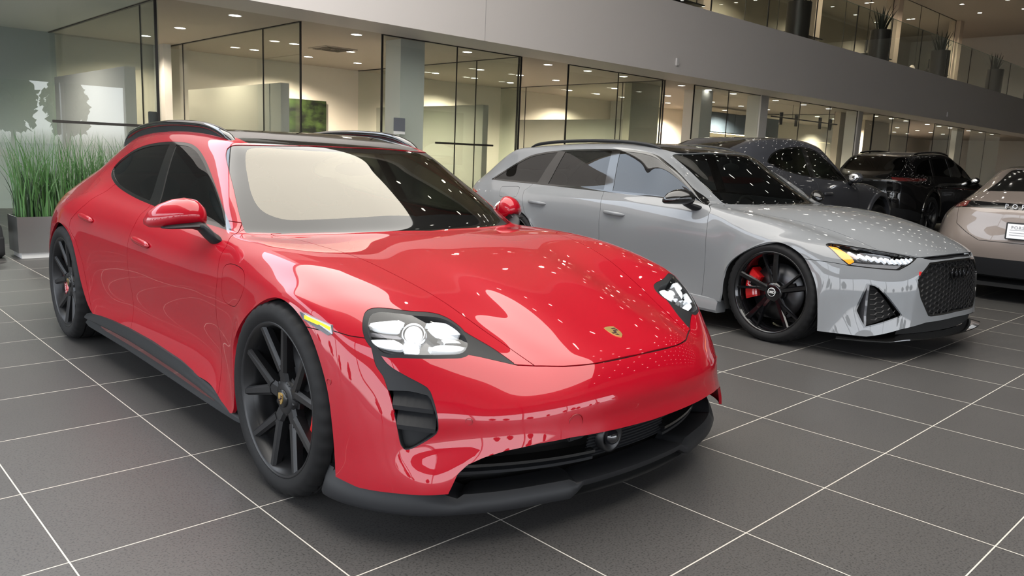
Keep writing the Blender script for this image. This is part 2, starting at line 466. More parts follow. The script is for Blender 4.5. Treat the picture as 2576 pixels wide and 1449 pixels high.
# red sport wagon: control net, metres, x forward from the front axle, y outward, z up
def taycan_net():
    def lerp(a, b, t): return [a[i] + (b[i] - a[i]) * t for i in range(3)]
    C = []
    def col(*p): C.append([list(q) for q in p])
    # rear bumper .. tailgate
    col((-3.96,0,.27),(-3.955,.22,.27),(-3.94,.40,.27),(-3.92,.50,.265),(-3.90,.58,.26),(-3.86,.67,.255),(-3.79,.75,.25),(-3.71,.81,.24),(-3.62,.85,.23),(-3.53,.88,.22),(-3.46,.90,.21),(-3.40,.91,.205),(-3.36,.92,.20))
    col((-4.04,0,.50),(-4.035,.22,.50),(-4.01,.42,.50),(-3.985,.53,.495),(-3.955,.61,.49),(-3.91,.69,.48),(-3.84,.765,.46),(-3.75,.825,.43),(-3.65,.865,.39),(-3.56,.895,.34),(-3.48,.915,.30),(-3.42,.925,.27),(-3.36,.935,.24))
    col((-4.01,0,.76),(-4.0,.22,.76),(-3.97,.42,.755),(-3.94,.53,.75),(-3.91,.61,.745),(-3.86,.69,.73),(-3.79,.765,.70),(-3.70,.825,.65),(-3.61,.868,.58),(-3.52,.90,.51),(-3.45,.92,.44),(-3.38,.935,.39),(-3.305,.95,.345))
    col((-3.90,0,.92),(-3.89,.22,.92),(-3.85,.42,.915),(-3.82,.53,.91),(-3.79,.605,.905),(-3.73,.69,.88),(-3.66,.765,.84),(-3.58,.825,.78),(-3.50,.872,.70),(-3.43,.91,.625),(-3.37,.935,.56),(-3.33,.948,.51),(-3.283,.957,.455))
    col((-3.72,0,1.03),(-3.71,.22,1.03),(-3.68,.38,1.024),(-3.66,.475,1.018),(-3.63,.55,1.005),(-3.57,.65,.968),(-3.49,.745,.91),(-3.42,.83,.855),(-3.36,.888,.79),(-3.31,.928,.71),(-3.275,.945,.65),(-3.25,.955,.61),(-3.225,.962,.565))
    col((-3.44,0,1.15),(-3.43,.22,1.15),(-3.42,.36,1.143),(-3.40,.45,1.130),(-3.38,.52,1.105),(-3.35,.62,1.04),(-3.30,.745,.955),(-3.25,.835,.888),(-3.20,.90,.835),(-3.17,.942,.765),(-3.145,.956,.72),(-3.13,.962,.69),(-3.115,.966,.66))
    col((-3.10,0,1.245),(-3.10,.22,1.243),(-3.08,.37,1.236),(-3.06,.475,1.222),(-3.05,.545,1.195),(-3.02,.635,1.115),(-2.98,.73,1.01),(-2.95,.83,.93),(-2.925,.905,.875),(-2.91,.952,.82),(-2.905,.966,.78),(-2.904,.97,.757),(-2.904,.972,.732))
    col((-2.78,0,1.302),(-2.78,.22,1.298),(-2.77,.38,1.297),(-2.76,.488,1.288),(-2.75,.56,1.262),(-2.735,.635,1.175),(-2.72,.71,1.045),(-2.71,.81,.955),(-2.70,.89,.902),(-2.69,.945,.82),(-2.68,.962,.755),(-2.67,.967,.71),(-2.658,.97,.655))
    col((-2.45,0,1.33),(-2.45,.22,1.326),(-2.45,.40,1.327),(-2.45,.505,1.318),(-2.45,.572,1.293),(-2.45,.634,1.225),(-2.45,.715,1.07),(-2.455,.797,.945),(-2.46,.873,.897),(-2.465,.94,.78),(-2.48,.95,.62),(-2.50,.952,.51),(-2.522,.96,.40))
    col((-2.15,0,1.338),(-2.15,.22,1.335),(-2.15,.40,1.337),(-2.15,.51,1.330),(-2.15,.58,1.305),(-2.15,.641,1.243),(-2.15,.722,1.075),(-2.15,.795,.930),(-2.15,.866,.885),(-2.15,.932,.75),(-2.17,.932,.55),(-2.22,.920,.40),(-2.36,.95,.25))
    col((-1.75,0,1.340),(-1.75,.22,1.337),(-1.75,.40,1.337),(-1.75,.512,1.328),(-1.75,.583,1.303),(-1.75,.645,1.243),(-1.75,.727,1.075),(-1.75,.795,.918),(-1.75,.862,.873),(-1.75,.928,.73),(-1.75,.922,.54),(-1.75,.905,.39),(-1.75,.945,.25))
    col((-1.40,0,1.322),(-1.40,.22,1.319),(-1.42,.40,1.316),(-1.44,.515,1.306),(-1.46,.59,1.278),(-1.48,.654,1.215),(-1.46,.732,1.06),(-1.44,.797,.908),(-1.42,.862,.862),(-1.40,.927,.72),(-1.40,.918,.53),(-1.40,.90,.385),(-1.40,.945,.25))
    # roof front / windscreen head
    col((-1.08,0,1.262),(-1.095,.22,1.260),(-1.14,.41,1.257),(-1.19,.525,1.253),(-1.235,.592,1.246),(-1.32,.675,1.165),(-1.27,.735,1.04),(-1.22,.800,.90),(-1.20,.863,.855),(-1.18,.926,.71),(-1.18,.915,.53),(-1.18,.897,.385),(-1.18,.945,.25))
    col((-.85,0,1.155),(-.865,.22,1.152),(-.915,.42,1.145),(-.98,.56,1.142),(-1.045,.652,1.134),(-1.125,.72,1.076),(-1.10,.757,.975),(-1.06,.805,.893),(-1.03,.866,.847),(-1.0,.926,.705),(-1.0,.912,.53),(-1.0,.895,.385),(-1.0,.945,.25))
    col((-.62,0,1.028),(-.635,.22,1.025),(-.69,.44,1.017),(-.77,.605,1.012),(-.855,.716,1.010),(-.93,.765,.982),(-.92,.783,.925),(-.90,.812,.886),(-.875,.870,.840),(-.84,.926,.70),(-.83,.912,.53),(-.83,.895,.385),(-.83,.945,.25))
    # cowl
    col((-.41,0,.893),(-.425,.22,.892),(-.48,.46,.885),(-.575,.65,.873),(-.668,.775,.876),(-.745,.802,.884),(-.745,.818,.877),(-.735,.838,.862),(-.71,.884,.822),(-.68,.926,.70),(-.655,.918,.53),(-.65,.903,.385),(-.65,.945,.25))
    # bonnet and front wing
    col((-.22,0,.876),(-.235,.22,.876),(-.26,.45,.872),(-.32,.675,.875),(-.40,.755,.876),(-.45,.818,.873),(-.47,.862,.852),(-.475,.900,.815),(-.475,.925,.755),(-.47,.935,.66),(-.465,.932,.53),(-.455,.935,.40),(-.40,.955,.19))
    col((.02,0,.842),(.01,.22,.843),(-.02,.43,.843),(-.06,.622,.857),(-.13,.73,.866),(-.18,.808,.864),(-.22,.868,.846),(-.245,.908,.81),(-.27,.935,.765),(-.295,.948,.70),(-.325,.952,.62),(-.345,.957,.56),(-.365,.962,.49))
    col((.27,0,.788),(.26,.22,.791),(.225,.40,.786),(.175,.583,.808),(.10,.70,.830),(.05,.795,.838),(.01,.865,.827),(-.02,.908,.80),(-.05,.938,.775),(-.08,.954,.745),(-.115,.961,.715),(-.14,.964,.69),(-.165,.967,.665))
    col((.48,0,.728),(.475,.21,.731),(.445,.365,.720),(.385,.53,.740),(.315,.665,.775),(.265,.78,.787),(.215,.86,.787),(.175,.905,.775),(.135,.936,.765),(.10,.953,.757),(.075,.961,.748),(.055,.965,.742),(.035,.968,.735))
    col((.67,0,.660),(.665,.205,.662),(.64,.345,.651),(.575,.478,.658),(.515,.63,.692),(.455,.755,.721),(.39,.845,.732),(.335,.896,.728),(.29,.930,.722),(.25,.948,.715),(.225,.957,.708),(.21,.962,.702),(.19,.966,.694))
    col((.80,0,.610),(.79,.20,.611),(.765,.335,.604),(.715,.445,.599),(.66,.605,.617),(.595,.73,.635),(.52,.828,.645),(.455,.883,.645),(.405,.92,.640),(.36,.942,.632),(.33,.953,.624),(.312,.959,.618),(.29,.964,.608))
    col((.875,0,.575),(.862,.20,.576),(.832,.335,.571),(.785,.455,.562),(.725,.605,.562),(.66,.72,.562),(.585,.815,.56),(.52,.873,.555),(.465,.913,.545),(.425,.937,.532),(.398,.949,.52),(.38,.956,.508),(.36,.962,.49))
    col((.93,0,.50),(.922,.20,.50),(.895,.36,.50),(.845,.49,.496),(.78,.615,.482),(.71,.725,.475),(.635,.815,.47),(.565,.873,.462),(.50,.912,.45),(.455,.936,.435),(.425,.949,.42),(.405,.956,.41),(.385,.961,.395))
    col((.947,0,.45),(.941,.20,.45),(.915,.37,.45),(.867,.50,.446),(.80,.625,.436),(.725,.728,.425),(.655,.815,.408),(.59,.873,.39),(.525,.911,.378),(.475,.935,.365),(.44,.948,.352),(.418,.955,.345),(.396,.96,.335))
    col((.937,0,.402),(.932,.20,.402),(.910,.38,.40),(.864,.51,.396),(.795,.63,.386),(.718,.73,.372),(.650,.813,.355),(.61,.87,.325),(.545,.908,.315),(.49,.932,.305),(.45,.946,.296),(.424,.953,.29),(.40,.958,.283))
    col((.952,0,.335),(.947,.20,.335),(.926,.38,.333),(.880,.52,.325),(.815,.645,.31),(.755,.74,.285),(.695,.818,.268),(.632,.872,.26),(.565,.908,.252),(.505,.932,.247),(.46,.946,.242),(.432,.953,.238),(.405,.958,.235))
    col((.91,0,.18),(.90,.20,.18),(.88,.37,.18),(.84,.52,.18),(.80,.645,.18),(.765,.74,.18),(.712,.815,.18),(.645,.87,.18),(.575,.908,.18),(.515,.932,.18),(.468,.946,.18),(.438,.953,.18),(.41,.958,.18))
    return C
TAYCAN_COWL = 15
# grey estate car: control net, same layout as the red one
def wagon_net():
    C = []
    def col(*p): C.append([list(q) for q in p])
    def cab(x, zs, ys, lo):
        C.append([[x, y, z] for y, z in zip(ys, zs)] + [list(q) for q in lo])
    col((-3.98,0,.27),(-3.975,.22,.27),(-3.96,.40,.27),(-3.94,.50,.265),(-3.92,.58,.26),(-3.88,.67,.255),(-3.81,.75,.25),(-3.73,.81,.24),(-3.64,.85,.23),(-3.55,.88,.22),(-3.48,.90,.21),(-3.42,.91,.205),(-3.38,.92,.20))
    col((-4.07,0,.50),(-4.065,.22,.50),(-4.04,.42,.50),(-4.015,.53,.495),(-3.985,.61,.49),(-3.94,.69,.48),(-3.87,.765,.46),(-3.78,.825,.43),(-3.68,.865,.39),(-3.59,.895,.34),(-3.51,.915,.30),(-3.45,.925,.27),(-3.39,.935,.24))
    col((-4.06,0,.76),(-4.05,.22,.76),(-4.03,.42,.757),(-4.01,.53,.755),(-3.98,.61,.75),(-3.93,.70,.74),(-3.85,.775,.71),(-3.75,.835,.66),(-3.65,.876,.58),(-3.56,.905,.51),(-3.48,.925,.44),(-3.41,.94,.39),(-3.335,.953,.345))
    col((-4.08,0,.92),(-4.075,.22,.92),(-4.055,.42,.918),(-4.035,.53,.915),(-4.0,.61,.91),(-3.95,.70,.90),(-3.86,.78,.88),(-3.74,.845,.84),(-3.62,.888,.76),(-3.50,.922,.66),(-3.42,.942,.58),(-3.37,.953,.52),(-3.31,.96,.455))
    col((-3.82,0,1.08),(-3.815,.22,1.08),(-3.80,.40,1.085),(-3.79,.52,1.09),(-3.77,.61,1.085),(-3.70,.685,1.06),(-3.63,.752,1.01),(-3.55,.81,.935),(-3.47,.868,.88),(-3.38,.925,.76),(-3.325,.945,.68),(-3.29,.957,.62),(-3.25,.963,.565))
    col((-3.45,0,1.315),(-3.445,.22,1.312),(-3.44,.42,1.31),(-3.42,.545,1.305),(-3.40,.62,1.288),(-3.37,.66,1.215),(-3.34,.73,1.085),(-3.31,.795,.975),(-3.28,.872,.905),(-3.23,.935,.80),(-3.19,.955,.74),(-3.165,.963,.70),(-3.14,.967,.66))
    col((-3.1,0,1.375),(-3.1,.22,1.372),(-3.09,.42,1.364),(-3.08,.54,1.355),(-3.07,.622,1.335),(-3.06,.662,1.275),(-3.05,.74,1.11),(-3.03,.815,.978),(-3.0,.885,.915),(-2.97,.945,.84),(-2.95,.96,.79),(-2.935,.967,.765),(-2.93,.969,.74))
    cab(-2.75,(1.405,1.402,1.39,1.377,1.36,1.315,1.13,.975,.912),(0,.22,.42,.535,.615,.66,.75,.825,.892),((-2.72,.947,.83),(-2.70,.962,.765),(-2.695,.966,.71),(-2.685,.968,.66)))
    cab(-2.45,(1.42,1.417,1.405,1.393,1.377,1.335,1.15,.972,.908),(0,.22,.42,.535,.615,.665,.755,.832,.895),((-2.45,.94,.79),(-2.48,.945,.62),(-2.51,.947,.51),(-2.55,.955,.42)))
    cab(-2.15,(1.426,1.423,1.411,1.40,1.385,1.345,1.155,.97,.905),(0,.22,.42,.535,.615,.668,.76,.835,.895),((-2.15,.937,.76),(-2.15,.932,.55),(-2.2,.925,.40),(-2.36,.95,.22)))
    cab(-1.75,(1.422,1.419,1.408,1.397,1.382,1.345,1.155,.967,.90),(0,.22,.42,.535,.613,.67,.762,.836,.895),((-1.75,.937,.75),(-1.75,.93,.52),(-1.75,.925,.38),(-1.75,.95,.22)))
    col((-1.40,0,1.397),(-1.40,.22,1.394),(-1.42,.42,1.382),(-1.44,.535,1.368),(-1.46,.61,1.35),(-1.48,.678,1.312),(-1.46,.765,1.14),(-1.45,.837,.962),(-1.45,.893,.898),(-1.45,.937,.74),(-1.45,.93,.52),(-1.45,.925,.38),(-1.45,.95,.22))
    col((-1.10,0,1.352),(-1.115,.22,1.350),(-1.17,.42,1.338),(-1.235,.53,1.322),(-1.295,.588,1.307),(-1.32,.694,1.262),(-1.30,.77,1.11),(-1.28,.838,.96),(-1.27,.89,.895),(-1.26,.937,.735),(-1.25,.929,.52),(-1.25,.925,.38),(-1.25,.95,.22))
    col((-.88,0,1.225),(-.895,.22,1.222),(-.95,.42,1.212),(-1.01,.53,1.205),(-1.085,.612,1.197),(-1.10,.735,1.19),(-1.09,.788,1.08),(-1.08,.84,.957),(-1.06,.888,.89),(-1.05,.937,.73),(-1.05,.928,.52),(-1.05,.925,.38),(-1.05,.95,.22))
    col((-.66,0,1.095),(-.675,.22,1.092),(-.73,.42,1.082),(-.80,.545,1.075),(-.87,.645,1.068),(-.895,.782,1.075),(-.89,.814,1.01),(-.88,.844,.952),(-.86,.887,.885),(-.85,.937,.725),(-.84,.929,.52),(-.84,.927,.38),(-.84,.95,.22))
    col((-.44,0,.955),(-.455,.22,.953),(-.51,.44,.948),(-.59,.58,.945),(-.658,.675,.943),(-.69,.828,.942),(-.685,.843,.935),(-.675,.858,.92),(-.66,.886,.882),(-.64,.937,.72),(-.63,.932,.52),(-.62,.932,.38),(-.60,.95,.20))
    col((-.25,0,.962),(-.26,.22,.960),(-.29,.44,.946),(-.33,.60,.926),(-.37,.71,.906),(-.39,.80,.905),(-.40,.86,.893),(-.41,.90,.862),(-.42,.93,.80),(-.425,.94,.68),(-.43,.945,.55),(-.43,.95,.40),(-.42,.958,.18))
    col((0,0,.952),(-.01,.22,.949),(-.03,.43,.932),(-.07,.58,.902),(-.11,.70,.874),(-.14,.79,.876),(-.17,.855,.865),(-.20,.90,.836),(-.24,.935,.785),(-.28,.95,.72),(-.32,.957,.645),(-.35,.961,.575),(-.375,.965,.49))
    col((.25,0,.916),(.24,.22,.913),(.22,.42,.896),(.18,.57,.863),(.13,.69,.834),(.09,.78,.836),(.05,.85,.828),(.01,.90,.803),(-.04,.938,.775),(-.08,.955,.745),(-.115,.962,.715),(-.14,.965,.69),(-.165,.968,.667))
    col((.47,0,.866),(.46,.21,.863),(.44,.40,.846),(.405,.55,.812),(.35,.67,.784),(.30,.765,.787),(.25,.84,.783),(.20,.895,.772),(.15,.935,.762),(.11,.955,.752),(.08,.962,.744),(.055,.966,.738),(.03,.969,.733))
    col((.66,0,.802),(.655,.20,.800),(.635,.37,.783),(.60,.52,.755),(.55,.64,.737),(.49,.74,.737),(.42,.82,.735),(.35,.88,.730),(.29,.925,.724),(.25,.95,.715),(.225,.96,.705),(.205,.964,.698),(.185,.968,.692))
    col((.845,0,.70),(.84,.20,.70),(.81,.345,.695),(.765,.48,.685),(.71,.60,.675),(.64,.71,.67),(.56,.80,.665),(.48,.862,.66),(.41,.91,.65),(.36,.938,.64),(.33,.952,.63),(.31,.96,.62),(.285,.966,.61))
    col((.875,0,.63),(.87,.2,.63),(.835,.37,.625),(.79,.50,.612),(.73,.62,.598),(.665,.72,.59),(.59,.80,.585),(.52,.86,.575),(.46,.905,.56),(.41,.935,.545),(.38,.95,.53),(.36,.958,.515),(.35,.965,.50))
    col((.89,0,.53),(.883,.2,.53),(.855,.37,.527),(.815,.50,.52),(.765,.61,.51),(.70,.71,.50),(.625,.79,.49),(.55,.855,.48),(.485,.902,.46),(.435,.933,.445),(.405,.95,.43),(.39,.958,.42),(.378,.964,.40))
    col((.895,0,.42),(.888,.2,.42),(.86,.37,.418),(.825,.50,.41),(.775,.61,.40),(.71,.71,.39),(.635,.79,.38),(.56,.855,.365),(.495,.902,.35),(.445,.933,.335),(.415,.95,.325),(.40,.958,.315),(.39,.963,.305))
    col((.895,0,.31),(.89,.2,.31),(.865,.37,.308),(.83,.50,.30),(.785,.61,.29),(.725,.71,.275),(.655,.79,.26),(.58,.855,.245),(.51,.902,.235),(.455,.933,.228),(.425,.95,.222),(.41,.958,.218),(.40,.963,.215))
    col((.90,0,.20),(.895,.2,.20),(.875,.37,.198),(.845,.50,.19),(.805,.61,.18),(.75,.715,.165),(.68,.80,.15),(.60,.862,.142),(.525,.907,.137),(.465,.937,.135),(.43,.952,.134),(.415,.96,.133),(.405,.964,.133))
    return C
# ---------------------------------------------------------------- car building
def yz(L): return [(p[1], p[2]) for p in L]
def xz(L): return [(p[0], p[2]) for p in L]
def xy(L): return [(p[0], p[1]) for p in L]

class Body:
    def __init__(s, surf):
        s.t = surf.tris(); s.ops = []
    def Q(s, proj, P):
        y = np.abs(P[:, 1])
        return {'xz': np.stack([P[:, 0], P[:, 2]], 1), 'xy': np.stack([P[:, 0], y], 1), 'yz': np.stack([y, P[:, 2]], 1)}[proj]
    def F(s, op, P):
        f = np.ones(len(P))
        m = op['mask'](P[:, 0], np.abs(P[:, 1]), P[:, 2])
        q = s.Q(op['proj'], P)
        lo = np.min(op['poly'], 0) - .05; hi = np.max(op['poly'], 0) + .05
        near = m & (q > lo).all(1) & (q < hi).all(1)
        if near.any(): f[near] = sdf(op['poly'], q[near]) + op['inset']
        return f
    def op(s, name, proj, poly, mask, gap=0.0, inset=0.0, on=None, over=True):
        s.ops.append(dict(name=name, proj=proj, poly=np.array(poly, float), mask=mask, gap=gap, inset=inset, on=on, over=over))
    def cut(s):
        for o in s.ops: s.t.split(s.F(o, s.t.V))
        for o in s.ops:
            if o['gap']:
                for d in (-o['gap'], o['gap']): s.t.split(s.F(o, s.t.V) - d)
        C = s.t.cent()
        lab = np.full(len(C), 'body', dtype=object)
        for o in s.ops:
            ins = s.F(o, C) < 0
            if o['on']: ins &= np.isin(lab, o['on'])
            lab[ins] = o['name']
        paint = set(o['name'] for o in s.ops if o['gap']) | {'body'}
        isp = np.isin(lab, list(paint))
        for o in s.ops:
            if o['gap']: lab[isp & (np.abs(s.F(o, C)) < o['gap'])] = 'gap'
        s.lab, s.C = lab, C
    def get(s, name, side=0):
        m = s.lab == name
        if side: m &= (np.sign(s.C[:, 1]) == side)
        return s.t.sub(m)

def wheel(car, name, x, y, R, W, Rr, style, paint, rim_m, cap_fn, caliper_m, steer=0.0, disc_text=None, caliper_ang=0.0):
    """wheel at (x, y): the tyre is the part; rim, hub cap, disc and caliper its sub-parts. y<0 is the right-hand side."""
    sd = 1 if y > 0 else -1
    M = Matrix.Translation((x, y, R - .004)) @ Matrix.Rotation(steer, 4, 'Z') @ Matrix.Scale(sd, 4, (0, 1, 0))
    h = W / 2
    b = MB(); n = 160
    # tyre: sidewalls, shoulders, tread with four grooves; shoulder blocks cut by sipes
    side = [(Rr-.012, h-.018), (Rr+.004, h-.006), (Rr+.012, h-.002), (Rr+.03, h+.003), (R-.035, h+.001), (R-.02, h-.006), (R-.010, h-.016)]
    tread = []
    for g in (-.62, -.22, .22, .62):
        tread += [(g*h*1.0-.006, 0), (g*h-.004, -.008), (g*h+.004, -.008), (g*h+.006, 0)]
    V, Fc = [], []
    prof = [(r, -yy) for r, yy in side] + [(R - .006*abs(t/h)**3 + d, t) for t, d in tread] + [(r, yy) for r, yy in side[::-1]]
    prof = [(r, yy) for r, yy in prof]
    m = len(prof)
    for i in range(n):
        a = 2*math.pi*i/n; cut = (i % 4 == 0)
        for r, yy in prof:
            if cut and r > R - .028 and abs(yy) > .66*h: r -= .005
            V.append((r*math.cos(a), yy, r*math.sin(a)))
    for i in range(n):
        j = (i+1) % n
        for p in range(m-1): Fc.append((i*m+p, i*m+p+1, j*m+p+1, j*m+p))
    b.add(V, Fc, True)
    b.v = [tuple(M @ Vector(p)) for p in b.v]
    ty = b.build('wheel', mat('tyre_rubber', (.010, .010, .0105), .6, spec=.22), car, auto=math.radians(38))
    # rim barrel + spokes (outer face towards +y in wheel space)
    r = MB(); f = h - .012
    r.lathe([(Rr-.012, -f), (Rr+.004, -f), (Rr-.02, -f+.03), (Rr-.035, 0), (Rr-.03, f-.05), (Rr-.018, f-.016), (Rr+.002, f-.006), (Rr+.003, f+.004), (Rr-.004, f+.006), (Rr-.012, f-.002), (Rr-.024, f-.03)], 96, M=M)
    def bar(p0, p1, w0, w1, d0, d1, ridge=.5):
        """spoke from p0 to p1 (radius, angle, y) with half widths and depths, a flat face and bevelled flanks"""
        def P(rad, a, yy): return Vector((rad*math.cos(a), yy, rad*math.sin(a)))
        A, B = P(*p0), P(*p1); d = (B - A).normalized(); t = d.cross(Vector((0, 1, 0))).normalized(); nrm = t.cross(d).normalized()
        if nrm.y < 0: nrm = -nrm
        rings = []
        for X, w, dd in ((A, w0, d0), (B, w1, d1)):
            rings.append([M @ q for q in (X + t*w*ridge, X + t*w - nrm*.010, X + t*w*.9 - nrm*dd, X - t*w*.9 - nrm*dd, X - t*w - nrm*.010, X - t*w*ridge)])
        r.loft(rings, smooth=False)
    if style == 'spyder':
        for k in range(5):
            a = math.radians(90 + 72*k + 8)
            bar((.045, a, f-.036), (.120, a, f-.026), .030, .030, .04, .04, .62)
            for e in (-1, 1):
                bar((.100, a + e*.10, f-.026), (Rr-.006, a + e*math.radians(18), f-.003), .021, .0165, .040, .030, .50)
            bar((.11, a, f-.052), (.175, a, f-.050), .030, .012, .02, .02, .8)
            bar((.045, a+math.radians(36), f-.046), (.085, a+math.radians(36), f-.050), .03, .012, .02, .02, .8)
        r.lathe([(0, f-.030), (.052, f-.030), (.068, f-.038), (.075, f-.06), (.075, f-.09), (0, f-.09)], 40, M=M)
        for k in range(5):
            a = math.radians(90 + 72*k + 8 + 36)
            r.tube([M @ Vector((.060*math.cos(a), f-.05, .060*math.sin(a))), M @ Vector((.060*math.cos(a), f-.034, .060*math.sin(a)))], .009, 8)
    else:
        for k in range(5):
            a = math.radians(92 + 72*k)
            bar((.05, a-.05, f-.045), (Rr-.006, a - math.radians(5), f-.006), .020, .021, .036, .03, .6)
            bar((.05, a+.25, f-.045), (.125, a + math.radians(9), f-.026), .018, .014, .03, .03, .6)
            bar((.12, a + math.radians(9), f-.024), (Rr-.006, a + math.radians(17), f-.010), .011, .010, .03, .026, .6)
            bar((.10, a+.05, f-.040), (.19, a+.08, f-.034), .026, .012, .02, .02, .8)
        r.lathe([(0, f-.036), (.05, f-.036), (.07, f-.044), (.08, f-.07), (.08, f-.1), (0, f-.1)], 40, M=M)
    rim = r.build('rim', rim_m, ty, fix=True)
    cap_fn(ty, M, f - (.026 if style == 'spyder' else .032))
    d = MB(); d.lathe([(.06, f-.11), (.205, f-.11), (.207, f-.128), (.205, f-.146), (.06, f-.146)], 64, M=M)
    for i in range(28):
        a = 2*math.pi*i/28
    d.build('brake_disc', mat('disc_metal', (.12, .12, .125), .38, 1.0), ty)
    c = MB(); a0 = math.radians(caliper_ang)
    for (ra, rb, y0, y1, s0, s1) in ((.150, .252, f-.165, f-.062, -.50, .50), (.165, .243, f-.064, f-.050, -.42, .42)):
        prof = [(ra, y0), (rb, y0), (rb, y1-.012), (rb-.012, y1), (ra+.01, y1), (ra, y1-.01)]
        V, Fc = [], []; ns = 12
        for i in range(ns+1):
            t = a0 + s0 + (s1-s0)*i/ns
            for rr, yy in prof: V.append(M @ Vector((rr*math.cos(t), yy, rr*math.sin(t))))
        q = len(prof)
        for i in range(ns):
            for p in range(q): Fc.append((i*q+p, i*q+(p+1) % q, (i+1)*q+(p+1) % q, (i+1)*q+p))
        Fc += [tuple(range(q)), tuple(range(ns*q, ns*q+q))[::-1]]
        c.add(V, Fc, False)
    cal = c.build('brake_caliper', caliper_m, ty)
    if disc_text and sd < 0:
        txt, size, ang = disc_text
        T = M @ Matrix.Rotation(-a0 - ang, 4, 'Y')
        # letters stand on the caliper face, running along the arc
        mm = text_mesh('caliper_lettering', txt, mat('white_print', (.85, .85, .85), .4), ty,
                  M @ Matrix.Rotation(-a0, 4, 'Y') @ Matrix.Translation((.205, f-.0492, 0)) @ Matrix.Rotation(math.radians(90), 4, 'X') @ Matrix.Rotation(math.radians(ang), 4, 'Z') @ Matrix.Diagonal((-1, 1, -1, 1)), size, .0006)
    return ty

def wheel_house(car, x, R, y_in, y_out, zc, name='wheel_housing'):
    m = mat('liner_black', (.006, .006, .006), .8)
    for sd in (-1, 1):
        b = MB(); V, Fc = [], []; n = 28
        for i in range(n+1):
            a = math.radians(-28) + math.radians(236)*i/n
            for yy in (y_in, y_out): V.append((x + R*math.cos(a), sd*yy, zc + R*math.sin(a)))
            V.append((x + .06*math.cos(a), sd*y_in, zc + .06*math.sin(a)))
        for i in range(n):
            Fc += [(3*i, 3*i+1, 3*i+4, 3*i+3), (3*i, 3*i+3, 3*i+5, 3*i+2)]
        b.add(V, Fc, True); b.build(name, m, car)

def seat(car, x, y, m, zb=.28, w=.5, back=.62):
    """seat as one cushion/backrest mesh with its headrest as a sub-part"""
    b = MB()
    def pad(rings): b.loft(rings, smooth=True)
    def ring(cx, cz, hx, hz, ww): # section in the x-z plane swept across y by an ellipse-ish outline
        return [(cx + hx*math.cos(t), 0, cz + hz*math.sin(t)) for t in np.linspace(0, 2*math.pi, 16, endpoint=False)]
    def slab(p0, p1, th, ww):
        p0, p1 = Vector(p0), Vector(p1); d = (p1-p0); L = d.length; d.normalize(); n = Vector((-d.z, 0, d.x))
        rings = []
        for s_ in np.linspace(0, 1, 9):
            e = math.sqrt(max(0, 1-(2*s_-1)**8))
            c = p0 + d*L*s_; rr = []
            for t in np.linspace(0, 2*math.pi, 20, endpoint=False):
                cx = math.copysign(abs(math.cos(t))**.5, math.cos(t)); sx = math.copysign(abs(math.sin(t))**.5, math.sin(t))
                rr.append(c + Vector((0, 1, 0))*(ww/2*(.55+.45*e)*cx) + n*(th/2*(.35+.65*e)*sx))
            rings.append([(q.x + 0, q.y + y, q.z) for q in rr])
        b.loft(rings)
    slab((x+.28, 0, zb+.06), (x-.22, 0, zb), .18, w)
    slab((x-.18, 0, zb+.02), (x-.18-.24*back/.62, 0, zb+back), .15, w*.95)
    s_ = b.build('seat', m, car)
    hb = MB(); hb.ball((x-.46, y, zb+back+.10), (.05, .13, .09), 16, 10)
    hb.tube([(x-.43, y-.06, zb+back-.02), (x-.45, y-.06, zb+back+.06)], .008, 6); hb.tube([(x-.43, y+.06, zb+back-.02), (x-.45, y+.06, zb+back+.06)], .008, 6)
    hb.build('headrest', m, s_)

def cabin(car, x0, dz=0.0, wheel_y=.36, m_seat=None, m_dash=None, yw=.66):
    """dashboard, steering wheel, seats, floor: x0 is the cowl"""
    md = m_dash or mat('dash_dark', (.022, .024, .024), .55)
    ms = m_seat or mat('seat_leather', (.03, .031, .032), .5)
    z = .80 + dz
    b = MB()
    sec = [(x0-.02, z), (x0-.20, z+.035), (x0-.38, z+.02), (x0-.45, z-.05), (x0-.43, z-.20), (x0-.30, z-.38), (x0-.05, z-.38)]
    rings = []
    for yy in np.linspace(-yw, yw, 13):
        hood = .04*math.exp(-((yy-wheel_y)/.2)**2)
        rings.append([(px + .10*(abs(yy)/yw)**2*(-1 if px < x0-.1 else -2), yy, pz + (hood if 1 <= k <= 3 else 0)) for k, (px, pz) in enumerate(sec)])
    b.loft(rings); b.build('dashboard', md, car, auto=.6)
    w = MB(); c = Vector((x0-.62, wheel_y, z-.06)); ax = Vector((.9, 0, .42)).normalized()
    u = Vector((0, 1, 0)); v = ax.cross(u).normalized()
    ringp = [c + (u*math.cos(t)+v*math.sin(t))*.185 for t in np.linspace(0, 2*math.pi, 40)]
    w.tube(ringp, .016, 8, cap=False)
    for t in (0, math.pi, -math.pi/2): w.tube([c, c + (u*math.cos(t)+v*math.sin(t))*.185], [.03, .014], 8)
    w.ball(c, (.03, .07, .06)); w.tube([c, c+ax*.16], .03, 8)
    w.build('steering_wheel', md, car)
    for sy in (-1, 1):
        seat(car, x0-1.12, sy*.37, ms, .28+dz); seat(car, x0-2.02, sy*.36, ms, .30+dz, back=.56)
    f = MB(); f.box((x0-2.9, -.78, .20), (x0+.05, .78, .24)); f.build('floor_pan', mat('liner_black', (.006, .006, .006), .8), car)
    p = MB()
    p.ball((x0-.62, 0, z+.37), (.012, .12, .035), 14, 8); p.tube([(x0-.62, 0, z+.39), (x0-.64, 0, z+.43)], .01, 6)
    p.build('rear_view_mirror', md, car)

def sweep_section(path, sec, cap=True):
    """sec(i, s) -> list of offsets (a outward-y, b up) ; path of (x,y,z): returns rings"""
    return [[(p[0], p[1] + a, p[2] + c) for a, c in sec(i)] for i, p in enumerate(path)]
